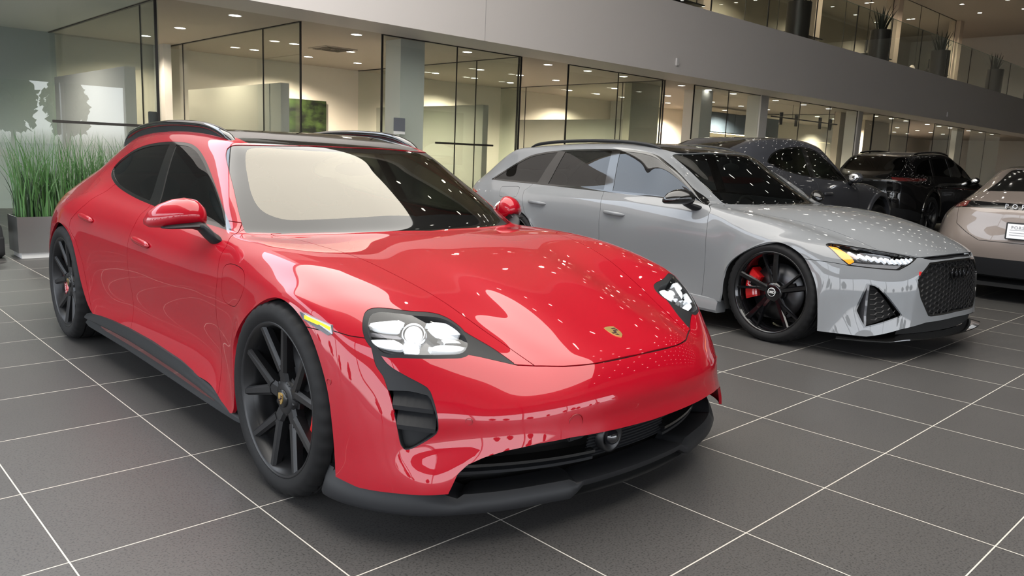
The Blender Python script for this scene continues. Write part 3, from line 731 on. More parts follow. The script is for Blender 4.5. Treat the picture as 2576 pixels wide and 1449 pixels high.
# ---------------------------------------------------------------- the red car
def build_red():
    O = O_RED
    car = thing('estate_car', 'glossy red low electric estate car with black roof and black wheels, nearest the camera', 'car', (1.6662, 1.8666, 0), -1.58574)
    surf = Surf(taycan_net(), step=.0125, creases=[(15, 4)], sig=(2.2, 2.2))
    B = Body(surf)
    G = .0016
    hp = [(-.392,-.2),(-.392,0),(-.447,.353),(-.55,.588),(-.604,.690),(-.447,.665),(-.20,.657),(-.03,.626),(.18,.582),(.363,.531),(.542,.489),(.705,.448),(.771,.431),(.823,.343),(.858,.224),(.871,0),(.871,-.2)]
    hood = smooth_poly(hp, 6, sharp=(0,1,3,4,12,15,16))
    wsp = [(-.389,-.2),(-.389,0),(-.444,.353),(-.547,.588),(-.668,.772),(-.788,.747),(-.962,.698),(-1.13,.652),(-1.205,.627),(-1.238,.600),(-1.206,.556),(-1.133,.391),(-1.085,.09),(-1.08,0),(-1.08,-.2)]
    ws = smooth_poly(wsp, 6, sharp=(0,1,4,13,14))
    roofp = smooth_poly([(-1.083,-.2),(-1.083,0),(-1.088,.09),(-1.136,.391),(-1.19,.50),(-1.28,.522),(-1.75,.535),(-2.45,.53),(-2.9,.505),(-3.2,.47),(-3.36,.42),(-3.40,.30),(-3.41,0),(-3.41,-.2)], 5, sharp=(0,1,12,13))
    gl = [(-.742,.885),(-.907,.891),(-1.22,.896),(-1.633,.916),(-2.038,.940),(-2.373,.975),(-2.585,1.012),(-2.73,1.045),(-2.768,1.075),(-2.719,1.121),(-2.60,1.165),(-2.477,1.197),(-2.28,1.228),(-1.994,1.250),(-1.787,1.253),(-1.62,1.246),(-1.49,1.222),(-1.36,1.178),(-1.223,1.120),(-.974,1.005)]
    glass = smooth_poly(gl, 6, sharp=(0,))
    top = lambda x, y, z: z > .5
    B.op('front_fender', 'xz', [(-.697,.895),(-.66,.897),(-.62,2.0),(1.4,2.0),(1.4,-.2),(-.575,-.2),(-.575,.15)] + xz(O['dgap'])[::-1], lambda x,y,z: x > -1.2, G)
    B.op('hood', 'xy', hood, lambda x,y,z: (z > .5) & (x > -.9), G)
    bump = [(1.2,.66),(.95,.668)] + yz(O['seam']) + [(.80,.655),(.64,.621),(.594,.611),(.485,.5805),(.431,.5755),(.343,.5725),(.224,.5727),(0,.5755),(-.2,.5755),(-.2,-.1),(1.2,-.1)]
    B.op('front_bumper', 'yz', bump, lambda x,y,z: x > .18, G)
    dl = xz(O['dgap']); d2 = xz(O['dgap2'])
    fd = [(-.735,.92)] + dl + [(-.575,.15),(-1.70,.15)] + d2[::-1] + [(-1.79,.96),(-1.4,.935)]
    B.op('front_door', 'xz', fd, lambda x,y,z: (y > .70) & (z < 1.0), G)
    rd = [(-1.79,.96)] + d2 + [(-1.70,.15),(-2.30,.15),(-2.42,.33),(-2.50,.52),(-2.60,.655),(-2.70,.715),(-2.69,.765)] + xz(O['rdoor'])[2::-1] + [(-2.43,1.02),(-2.2,1.0)]
    B.op('rear_door', 'xz', rd, lambda x,y,z: (y > .70) & (z < 1.06), G)
    B.op('charge_flap', 'xz', smooth_poly(xz(O['flap']), 4), lambda x,y,z: (y > .7), .0012)
    B.op('tailgate', 'yz', [(-.2,.60),(.60,.62),(.66,.90),(.62,1.3),(-.2,1.3)], lambda x,y,z: (x < -3.36) , G)
    B.op('windscreen', 'xy', ws, lambda x,y,z: (z > .80) & (x < -.3) & (x > -1.5))
    B.op('roof_panel', 'xy', roofp, lambda x,y,z: z > 1.02)
    B.op('rear_window', 'xy', [(-3.47,-.2),(-3.47,.36),(-3.52,.40),(-3.72,.43),(-3.78,-.2)], lambda x,y,z: z > .98)
    B.op('window_trim', 'xz', glass, lambda x,y,z: (y > .55) & (z > .86))
    B.op('side_window', 'xz', glass, lambda x,y,z: (y > .55) & (z > .86), inset=.015)
    pl = [(-1.815,1.27),(-1.683,.945),(-1.66,.88),(-1.79,.88),(-1.82,.95),(-1.905,1.27)]
    B.op('window_trim', 'xz', pl, lambda x,y,z: (y > .55) & (z > .87), on=['side_window'])
    front = lambda x,y,z: x > .30
    hl = smooth_poly(yz(O['hl'])[:-1], 5)
    blk = smooth_poly([(.866,.690)] + yz(O['blk'])[1:], 4, sharp=(0,8))
    inn = yz(O['inner'])
    B.op('lamp_surround', 'yz', blk, front)
    B.op('lamp_surround', 'yz', [(.70,.618)] + inn[:3] + inn[3:] + [(.60,.69)], front)
    B.op('lamp_surround', 'yz', hl, front, inset=-.011)
    B.op('headlamp', 'yz', hl, front)
    B.op('intake', 'yz', smooth_poly(yz(O['intake_in']), 4, sharp=(0,2)), front)
    mo = [(-.2,.352),(0,.353),(.20,.358),(.387,.364),(.50,.357),(.60,.340),(.66,.322),(.706,.300),(.735,.272),(.750,.24),(.762,.213),(.785,.10),(-.2,.10)]
    B.op('mouth', 'yz', mo, lambda x,y,z: x > .5)
    B.op('cutaway', 'yz', [(-.2,.19),(.75,.212),(.873,.203),(.935,.193),(.962,.203),(1.1,.205),(1.1,0),(-.2,0)], lambda x,y,z: x > .2, on=['front_bumper'])
    B.op('cutaway', 'xz', [(-2.62,.10),(-2.50,.225),(-2.38,.245),(-1.9,.272),(-1.57,.278),(-1.2,.273),(-.9,.262),(-.70,.245),(-.55,.213),(-.42,.180),(-.3,.16),(-.3,0),(-2.62,0)], lambda x,y,z: y > .6)
    B.op('tail_lamp', 'yz', [(-.2,.835),(.62,.825),(.80,.80),(.845,.77),(.80,.755),(.6,.785),(-.2,.80)], lambda x,y,z: x < -3.4)
    B.cut()
    red = mat('red_paint', (.33, .0008, .010), .45, coat=1.0, coat_rough=.012, spec=.08)
    blk_g = mat('gloss_black', (.006, .006, .006), .08, coat=.6)
    blk_m = mat('satin_black_plastic', (.011, .0115, .013), .45, spec=.28)
    wsg = glass_mat('windscreen_glass', (.42, .46, .43), 1.95, .90, (1.0, .95, .85))
    frit = mat('frit_black', (.006, .006, .006), .03, coat=0, spec=.55)
    sg = glass_mat('tinted_glass', (.10, .11, .11), 1.5, .92)
    for nm in ('hood', 'front_bumper'):
        panel_object(nm, B.get(nm), red, car, .012)
    panel_object('body_shell', B.get('body'), red, car, .014)
    for nm in ('front_fender', 'front_door', 'rear_door'):
        for sd in (-1, 1): panel_object(nm, B.get(nm, sd), red, car, .014)
    for sd in (-1, 1): panel_object('charge_flap', B.get('charge_flap', sd), red, car, .008)
    panel_object('tailgate', B.get('tailgate'), red, car, .012)
    [panel_object('panel_seal', u, mat('seal_black', (.01, .003, .003), .7), car, 0, .007) for u in B.get('gap').pieces()]
    panel_object('roof_panel', B.get('roof_panel'), blk_g, car, .010, .002, 'gloss black roof panel')
    panel_object('rear_window', B.get('rear_window'), blk_g, car, .006, .002)
    panel_object('tail_lamp', B.get('tail_lamp'), mat('lamp_red', (.25, .004, .006), .1, coat=1), car, .006, -.002)
    # windscreen: clear pane with its printed black border
    w = B.get('windscreen')
    q = np.stack([w.V[:, 0], np.abs(w.V[:, 1])], 1)
    Fi = sdf(smooth_poly([(-.50,-.2),(-.50,0),(-.545,.353),(-.63,.575),(-.72,.655),(-.82,.665),(-.98,.622),(-1.10,.575),(-1.15,.535),(-1.135,.47),(-1.075,.34),(-1.03,.17),(-1.02,0),(-1.02,-.2)], 8, sharp=(0,1,12,13)), q)
    w.split(Fi)
    q = w.cent(); q = np.stack([q[:, 0], np.abs(q[:, 1])], 1)
    Fi = sdf(smooth_poly([(-.50,-.2),(-.50,0),(-.545,.353),(-.63,.575),(-.72,.655),(-.82,.665),(-.98,.622),(-1.10,.575),(-1.15,.535),(-1.135,.47),(-1.075,.34),(-1.03,.17),(-1.02,0),(-1.02,-.2)], 8, sharp=(0,1,12,13)), q)
    wo = panel_object('windscreen', w.sub(Fi < 0), wsg, car, 0, .003)
    panel_object('printed_border', w.sub(Fi >= 0), frit, wo, .006, .003)
    for sd in (-1, 1):
        panel_object('window_trim', B.get('window_trim', sd), blk_g, car, .006, .001, 'gloss black window trim')
        t = B.get('side_window', sd); c = t.cent()[:, 0] + .4*(t.cent()[:, 2] - 1.0)
        panel_object('front_side_window', t.sub(c > -1.75), sg, car, 0, .004)
        panel_object('rear_side_window', t.sub(c <= -1.75), sg, car, 0, .004)
    # ---- head lamps
    chrome = mat('lamp_silver', (.80, .82, .85), .12, .9)
    drl = mat('lamp_white', (.9, .93, .95), .15, 0, emit=(.93, .97, 1.0), estr=.22)
    for sd in (-1, 1):
        t = B.get('headlamp', sd)
        hs = panel_object('headlamp', t, mat('lamp_housing', (.01, .01, .011), .18, coat=.5), car, 0, .050)
        def piece(poly, m, off, rim, name):
            u = Tri(t.V.copy(), t.N.copy(), t.T.copy())
            q = np.stack([np.abs(u.V[:, 1]), u.V[:, 2]], 1); u.split(sdf(poly, q))
            q = u.cent(); u = u.sub(sdf(poly, np.stack([np.abs(q[:, 1]), q[:, 2]], 1)) < 0)
            return panel_object(name, u, m, hs, rim, off)
        for k in 'abcd':
            piece(smooth_poly(yz(O['hl_'+k]), 4), drl, .014, .022, 'light_bar')
        piece(yz(O['hl_e']), chrome, .018, .02, 'reflector')
        piece(smooth_poly(yz(O['hl_q']), 3, sharp=(0,1,2,3)), drl, .024, .02, 'reflector')
        piece([(.865,.690),(.82,.690),(.78,.688),(.78,.676),(.82,.678),(.868,.676)], mat('lamp_grey', (.10, .10, .11), .2, .8), .03, .02, 'reflector')
        b = MB(); P = np.array((.520, sd*.742, .685)); n = np.array((.62, sd*.50, .60)); n /= np.linalg.norm(n)
        c = P - n*.040
        b.ball(tuple(c), .030, 24, 16); b.build('projector_lens', mat('lens_white', (.85, .87, .88), .04, 0, coat=1, emit=(1, .98, .93), estr=.5), hs)
        b = MB(); d = Vector(n); Rm_ = d.to_track_quat('Z', 'Y').to_matrix().to_4x4()
        b.lathe([(.040, -.02), (.034, .012), (.037, .014), (.044, -.018)], 32, 'z', Matrix.Translation(tuple(c)) @ Rm_); b.build('projector_ring', chrome, hs)
        lens = panel_object('lamp_lens', t, glass_mat('clear_lens', (.97, .98, 1.0), 1.5, 1.0), hs, 0, .001)
        # walls of the lamp pocket
        panel_object('lamp_surround', B.get('lamp_surround', sd), blk_m, car, .060, .0015, 'satin black lamp surround and air curtain trim')
        it = B.get('intake', sd)
        io = panel_object('air_intake', it, blk_m, car, 0, .042, 'recessed satin black air intake')
        for s_, dz in (('slat1', 0), ('slat2', 0)):
            (xa, ya, za), (xb, yb, zb) = O[s_]
            m = MB(); rings = []
            for k in range(7):
                u = k/6; X, Y, Z = xa+(xb-xa)*u, ya+(yb-ya)*u, za+(zb-za)*u
                nx, ny = .66, .62; d_in = .046; out = .002 + .012*u
                rings.append([(X-nx*out, sd*(Y-ny*out), Z+.002), (X-nx*d_in, sd*(Y-ny*d_in), Z+.046), (X-nx*d_in, sd*(Y-ny*d_in), Z-.014), (X-nx*out, sd*(Y-ny*out), Z-.012)])
            m.loft(rings, smooth=False); m.build('slat', blk_m, io)
    # ---- lower mouth: dark cavity, slats, grille with radar ball
    cav = MB()
    def mx(y): return .945 - .16*(abs(y)/.62)**2.2            # bumper lip in plan
    ys = np.linspace(-.76, .76, 25)
    cav.loft([[(mx(y)-.02-.06, y, .36), (mx(y)-.20, y, .35), (mx(y)-.20, y, .12), (mx(y)-.05, y, .12)] for y in ys], closed=False, cap=False)
    cav.build('grille_opening', mat('liner_black', (.006, .006, .006), .8), car)
    for sd in (-1, 1):
        for k, z in enumerate((.255, .228)):
            s_ = MB(); s_.loft([[(mx(y)-.075-.01*k, sd*y, z+.004), (mx(y)-.12, sd*y, z+.012), (mx(y)-.12, sd*y, z-.006), (mx(y)-.075-.01*k, sd*y, z-.006)] for y in np.linspace(.20, .76, 16)], smooth=False)
            s_.build('grille_slat', blk_g if k == 0 else blk_m, car)
    g = MB(); V = []
    for i, z in enumerate(np.linspace(.345, .225, 40)):
        off = .006 if i % 4 < 2 else 0
        V.append([(mx(y)-.085-off + .02*(z-.345)/.12, y, z) for y in np.linspace(-.215, .215, 13)])
    g.loft(V, closed=False, cap=False, smooth=False); g.build('centre_grille', blk_m, car)
    rb = MB(); rb.lathe([(.056, -.03), (.056, .006), (.046, .008), (.030, -.012), (.0, -.02)], 40, 'x', Matrix.Translation((mx(0)-.085, -.125, .292)))
    rb.build('sensor_ring', mat('satin_black_deep', (.008, .008, .009), .35), car)
    rb = MB(); rb.ball((mx(0)-.085, -.125, .292), .030, 24, 16); rb.build('radar_sensor', mat('sensor_gloss', (.01, .01, .012), .05, coat=1), car)
    for yy in (-.30, .235):
        sb = MB(); sb.box((mx(yy)-.10, yy-.04, .315), (mx(yy)-.055, yy+.04, .355), bev=.006); sb.build('sensor_block', blk_m, car)
    cb = MB(); cb.box((mx(.06)-.10, .06-.03, .335), (mx(.06)-.055, .06+.03, .362), bev=.006); cb.build('front_camera', blk_m, car)
    # ---- splitter
    def lipx(a):                                             # plan of the lower lip, a = 0..1 round from the right end to the left end
        pass
    rim = [(.33,.945),(.345,.952),(.40,.948),(.47,.928),(.56,.885),(.645,.82),(.71,.75),(.765,.66),(.81,.555),(.85,.42),(.885,.28),(.90,.14),(.905,0)]
    full = [(x, -y) for x, y in rim] + [(x, y) for x, y in rim[:-1]][::-1]
    fp = smooth_poly(full, 5, closed=False)
    sp = MB(); rings = []
    for i, (x, y) in enumerate(fp):
        a = abs(y); mid = min(1, max(0, (.33-a)/.05))         # the middle third is stepped up
        side = min(1, max(0, (a-.70)/.12))
        nx, ny = (x+.0)/1.0, y/1.0
        L = math.hypot(x-.2, y); ux, uy = (x-.2)/L, y/L
        zt = .215*side + .165*(1-side)*(1-mid) + .178*mid*(1-side) + (.02 if .33 <= a < .70 else 0)
        zb = .120*(1-mid) + .150*mid
        o = .018*side + .006*(1-side) - .014*mid*(1-side)
        rings.append([(x-ux*.012, y-uy*.012, zt), (x+ux*o*.4, y+uy*o*.4, (zt+zb)/2+.012), (x+ux*(o+.004), y+uy*(o+.004), zb+.016), (x+ux*o, y+uy*o, zb+.004), (x-ux*.02, y-uy*.02, zb), (x-ux*.12, y-uy*.12, zb+.012), (x-ux*.12, y-uy*.12, zt)])
    sp.loft(rings, smooth=True); sp.build('front_splitter', blk_m, car, auto=math.radians(40))
    fl = MB(); fl.box((-3.9, -.80, .14), (.62, .80, .17)); fl.build('underbody_tray', mat('liner_black', (.006, .006, .006), .8), car)
    # ---- side skirts
    for sd in (-1, 1):
        s_ = MB(); rings = []
        P = [(-.365,.930,.188,.150),(-.42,.936,.196,.150),(-.55,.940,.222,.150),(-.75,.944,.252,.152),(-1.0,.946,.272,.155),(-1.4,.946,.282,.158),(-1.75,.946,.281,.160),(-2.0,.948,.272,.158),(-2.25,.952,.258,.158),(-2.40,.956,.246,.160),(-2.47,.956,.232,.175)]
        for x, y, zt, zb in P:
            h = zt-zb
            rings.append([(x, sd*(y-.03), zt+.004), (x, sd*(y-.004), zt), (x, sd*(y+.010), zt-.25*h), (x, sd*(y+.012), zt-.42*h), (x, sd*(y-.006), zt-.56*h), (x, sd*(y-.004), zt-.70*h), (x, sd*(y+.006), zb+.08*h), (x, sd*(y-.004), zb), (x, sd*(y-.10), zb-.005), (x, sd*(y-.12), zt-.02)])
        s_.loft(rings); sk = s_.build('side_skirt', blk_m, car, auto=math.radians(50))
        s_ = MB()
        s_.loft([[(x, sd*(y+.0035-.003*abs(u)), z+h2) , (x, sd*(y+.0035), z-h2)] for (x, y, z, h2, u) in [(-.62,.938,.187,.004,0),(-.75,.940,.198,.014,0),(-1.1,.942,.215,.019,0),(-1.5,.942,.219,.020,0),(-1.9,.943,.215,.020,0),(-2.12,.945,.208,.014,0),(-2.2,.946,.203,.004,0)]], closed=False, cap=False)
        s_.build('skirt_recess', mat('recess_red_reflection', (.10, .004, .006), .12, coat=1), sk)  # strip over the skirt slot, its dark red reflection painted in as colour
    # ---- roof rails
    for sd in (-1, 1):
        P = [(-1.245,.548,1.243),(-1.33,.551,1.283),(-1.45,.554,1.318),(-1.58,.557,1.339),(-1.75,.560,1.350),(-2.05,.562,1.355),(-2.35,.560,1.347),(-2.60,.552,1.328),(-2.80,.542,1.300),(-2.95,.532,1.267),(-3.05,.525,1.238)]
        S = np.array(smooth3(P, 5)); r = MB()
        R = [.006+.024*min(1, i/6, (len(S)-1-i)/8) for i in range(len(S))]
        r.tube([(x, sd*y, z) for x, y, z in S], R, 12, flat=(.85, .62))
        rr = r.build('roof_rail', blk_g, car)
        f = MB(); f.loft([[(x, sd*(y-.016), z-.055), (x, sd*(y+.014), z-.055), (x, sd*(y+.012), z-.006), (x, sd*(y-.014), z-.006)] for x, y, z in S[1:-1]])
        f.build('rail_base', mat('satin_black_deep', (.008, .008, .009), .35), rr, auto=.6)
    # ---- door mirrors
    for sd in (-1, 1):
        m = MB(); rings = []
        # sections across the car from root to tip: (y, centre x, centre z, half depth, half height)
        for yy, cx, cz, hx, hz in [(.862,-.88,.925,.012,.030),(.872,-.88,.934,.052,.054),(.90,-.885,.943,.082,.072),(.94,-.90,.946,.094,.076),(.985,-.925,.942,.094,.071),(1.03,-.95,.930,.082,.060),(1.065,-.975,.917,.056,.042),(1.08,-.99,.910,.016,.016)]:
            rg = []
            for t in np.linspace(0, 2*math.pi, 28, endpoint=False):
                c_, s__ = math.cos(t), math.sin(t)
                px = hx*(c_ if c_ > 0 else .55*c_); pz = hz*(s__*.95 if s__ > 0 else s__*.72)
                rg.append((cx+px, sd*yy, cz+pz))
            rings.append(rg)
        m.loft(rings); mo_ = m.build('door_mirror', red, car)
        b = MB(); rings = []
        for yy, cx, cz, hx, hz in [(.885,-.835,.903,.04,.015),(.925,-.838,.904,.066,.014),(.975,-.862,.901,.068,.012),(1.015,-.89,.896,.060,.009),(1.035,-.906,.893,.04,.005)]:
            rings.append([(cx+hx*math.cos(t)*(1 if math.cos(t) > 0 else .5), sd*yy, cz+hz*math.sin(t)) for t in np.linspace(0, 2*math.pi, 16, endpoint=False)])
        b.loft(rings)
        b.loft([[(cx+hx*math.cos(t), sd*yy, cz+hz*math.sin(t)) for t in np.linspace(0, 2*math.pi, 16, endpoint=False)] for yy, cx, cz, hx, hz in [(.855,-.765,.845,.052,.024),(.875,-.77,.856,.054,.028),(.893,-.79,.880,.055,.030),(.91,-.82,.902,.056,.020),(.95,-.84,.905,.04,.012)]])
        b.build('mirror_arm', blk_m, mo_, auto=.7)
        b = MB(); b.ball((-.955, sd*.97, .935), (.012, .085, .055)); b.build('mirror_glass', mat('mirror_silver', (.8, .8, .8), .03, 1.0), mo_)
    # ---- door handles
    for sd in (-1, 1):
        for (xa, ya, za), (xb, yb, zb) in (O['handleF'], O['handleR']):
            h = MB(); rings = []
            for u in np.linspace(0, 1, 13):
                e = max(0.02, (1-abs(2*u-1)**3.5))**.5
                x, y, z = xa+(xb-xa)*u, ya+(yb-ya)*u, za+(zb-za)*u
                rings.append([(x, sd*(y+.006+.016*e*math.cos(t)*(1 if math.cos(t) > 0 else .3)), z+.019*e*math.sin(t)) for t in np.linspace(0, 2*math.pi, 14, endpoint=False)])
            h.loft(rings); hd = h.build('door_handle', red, car)
            c = MB(); cx, cy, cz = xa+(xb-xa)*.62, ya+(yb-ya)*.62, za+(zb-za)*.62
    # ---- side marker lamps
    for sd in (-1, 1):
        Q = [(.188,.9665,.712),(.212,.9665,.712),(.338,.934,.690),(.350,.936,.663),(.334,.943,.657),(.212,.967,.690)]
        m = MB(); m.add([(x, sd*(y+.003), z) for x, y, z in Q] + [(x, sd*(y-.012), z) for x, y, z in Q], [(0,1,2,3,4,5),(11,10,9,8,7,6)] + [(k, (k+1) % 6, 6+(k+1) % 6, 6+k) for k in range(6)])
        mk = m.build('side_marker', mat('marker_smoke', (.16, .17, .19), .1, .3, coat=1), car)
        m = MB(); m.loft([[(x, sd*(y+.0045), z+.006), (x, sd*(y+.0045), z-.006), (x, sd*(y-.004), z-.006), (x, sd*(y-.004), z+.006)] for x, y, z in [(.222,.9655,.700),(.30,.945,.686),(.338,.936,.678)]], smooth=False)
        m.build('amber_strip', mat('amber_strip', (.95, .62, .02), .3, emit=(1, .72, .05), estr=.5), mk)
    # ---- round sensors and tow-eye cap let into the bumper
    for (x, y, z, r, n) in [(.751,.688,.431,.011,(.75,.66,0)), (.366,.959,.511,.010,(.2,.98,0)), (.913,.371,.412,.026,(.96,.25,-.1))]:
        for sd in ((-1, 1) if r < .02 else (-1,)):
            b = MB(); d = Vector((n[0], sd*n[1], n[2])).normalized()
            T = Matrix.Translation((x, sd*y, z)) @ d.to_track_quat('Z', 'Y').to_matrix().to_4x4()
            b.lathe([(r+.0008, -.003), (r+.0008, .0012), (r-.0005, .0014), (r-.0005, -.003)], 28, 'z', T)
            b.build('sensor_cap', mat('cap_edge', (.20, .002, .004), .4), car)
    # ---- bonnet crest
    T = crest_frame(Vector((.745, 0, .632)), Vector((.32, 0, .95)), Vector((.95, 0, -.32)))
    crest(car, T, .056, .074, 'bonnet_crest')
    # ---- wheels
    def cap(ty, M, f):
        b = MB(); b.lathe([(0, f+.006), (.030, f+.005), (.034, f), (.034, f-.01)], 32, M=M); hc = b.build('hub_cap', mat('cap_black', (.012, .012, .012), .25), ty)
        T = M @ Matrix.Translation((0, f+.0065, 0)) @ Matrix(((1,0,0,0),(0,0,1,0),(0,1,0,0),(0,0,0,1)))
        crest(ty, T, .034, .044, 'wheel_crest')
    rim_m = mat('satin_black_rim', (.012, .012, .013), .33, .2)
    cal = mat('caliper_red', (.62, .006, .008), .25, coat=.8)
    for x, y, st, W in ((0, .845, 0.0, .265), (0, -.845, 0.0, .265), (-2.904, .825, 0, .300), (-2.904, -.825, 0, .300)):
        wheel(car, 'wheel', x, y, .360, W, .282, 'spyder', None, rim_m, cap, cal, st, ('PORSCHE', .034, 90), caliper_ang=(-8 if x == 0 else 188))
    wheel_house(car, 0.0, .402, .60, .945, .362); wheel_house(car, -2.904, .402, .58, .945, .362)
    cabin(car, -.44, -.02, wheel_y=.36)
    return car

def smooth3(P, n):
    P = np.array(P, float); out = []
    for i in range(len(P)-1):
        p0, p1, p2, p3 = P[max(i-1, 0)], P[i], P[i+1], P[min(i+2, len(P)-1)]
        for t in np.linspace(0, 1, n, endpoint=False):
            out.append(.5*((2*p1)+(-p0+p2)*t+(2*p0-5*p1+4*p2-p3)*t*t+(-p0+3*p1-3*p2+p3)*t**3))
    out.append(P[-1]); return [tuple(map(float, p)) for p in out]

def crest_frame(c, n, down):
    n = n.normalized(); u = -down; u = (u - n*u.dot(n)).normalized(); r = u.cross(n)
    return Matrix(((r.x, u.x, n.x, c.x), (r.y, u.y, n.y, c.y), (r.z, u.z, n.z, c.z), (0, 0, 0, 1)))

def shield(w, h, n=8):
    top = [(-w/2, h*.44), (-w*.25, h*.49), (0, h*.5), (w*.25, h*.49), (w/2, h*.44)]
    right = [(w*.5, h*.1), (w*.44, -h*.15), (w*.30, -h*.34), (0, -h*.5)]
    left = [(-x, y) for x, y in right[:-1]][::-1]
    return top + right + left

def crest(parent, T, w, h, name):
    gold = mat('crest_gold', (.78, .55, .20), .28, .85)
    b = MB(); S = shield(w, h); b.prism(S, -.003, .002, T); c = b.build(name, gold, parent, bevel=.0008)
    dark = mat('crest_dark', (.03, .008, .008), .4)
    p = MB()
    p.prism([(w*.04, h*.30), (w*.42, h*.30), (w*.42, h*.20), (w*.04, h*.20)], .002, .0026, T)
    p.prism([(w*.04, h*.14), (w*.42, h*.14), (w*.41, h*.03), (w*.04, h*.03)], .002, .0026, T)
    p.prism([(-w*.41, -h*.06), (-w*.04, -h*.06), (-w*.04, -h*.16), (-w*.38, -h*.16)], .002, .0026, T)
    p.prism([(-w*.34, -h*.22), (-w*.04, -h*.22), (-w*.04, -h*.38), (-w*.18, -h*.34)], .002, .0026, T)
    p.prism([(-w*.10, h*.06), (w*.02, h*.10), (w*.10, h*.02), (w*.08, -h*.10), (0, -h*.14), (-w*.08, -h*.06)], .0024, .003, T)
    p.build('crest_field', dark, parent if False else c)
    return c
# ---------------------------------------------------------------- the grey estate
def hex_mesh(name, m, parent, surf_fn, inside, y0, y1, z0, z1, w, h, r, sd=1):
    """honeycomb of thin bars laid on surf_fn(y, z) -> Vector, kept where inside(y, z)"""
    b = MB(); done = set()
    cols = int((y1-y0)/w)+3; rows = int((z1-z0)/h)+3
    for i in range(-1, cols):
        for j in range(-1, rows):
            cy = y0 + i*w; cz = z0 + j*h + (h/2 if i % 2 else 0)
            P = [(cy-w*.62, cz), (cy-w*.30, cz+h/2), (cy+w*.30, cz+h/2), (cy+w*.62, cz), (cy+w*.30, cz-h/2), (cy-w*.30, cz-h/2)]
            for k in range(6):
                a, c = P[k], P[(k+1) % 6]
                key = (round((a[0]+c[0])*500), round((a[1]+c[1])*500))
                if key in done: continue
                done.add(key)
                if inside(*a) and inside(*c):
                    A, C_ = surf_fn(*a), surf_fn(*c)
                    if A is not None and C_ is not None: b.tube([A, C_], r, 4, cap=False, smooth=False)
    return b.build(name, m, parent, fix=False)

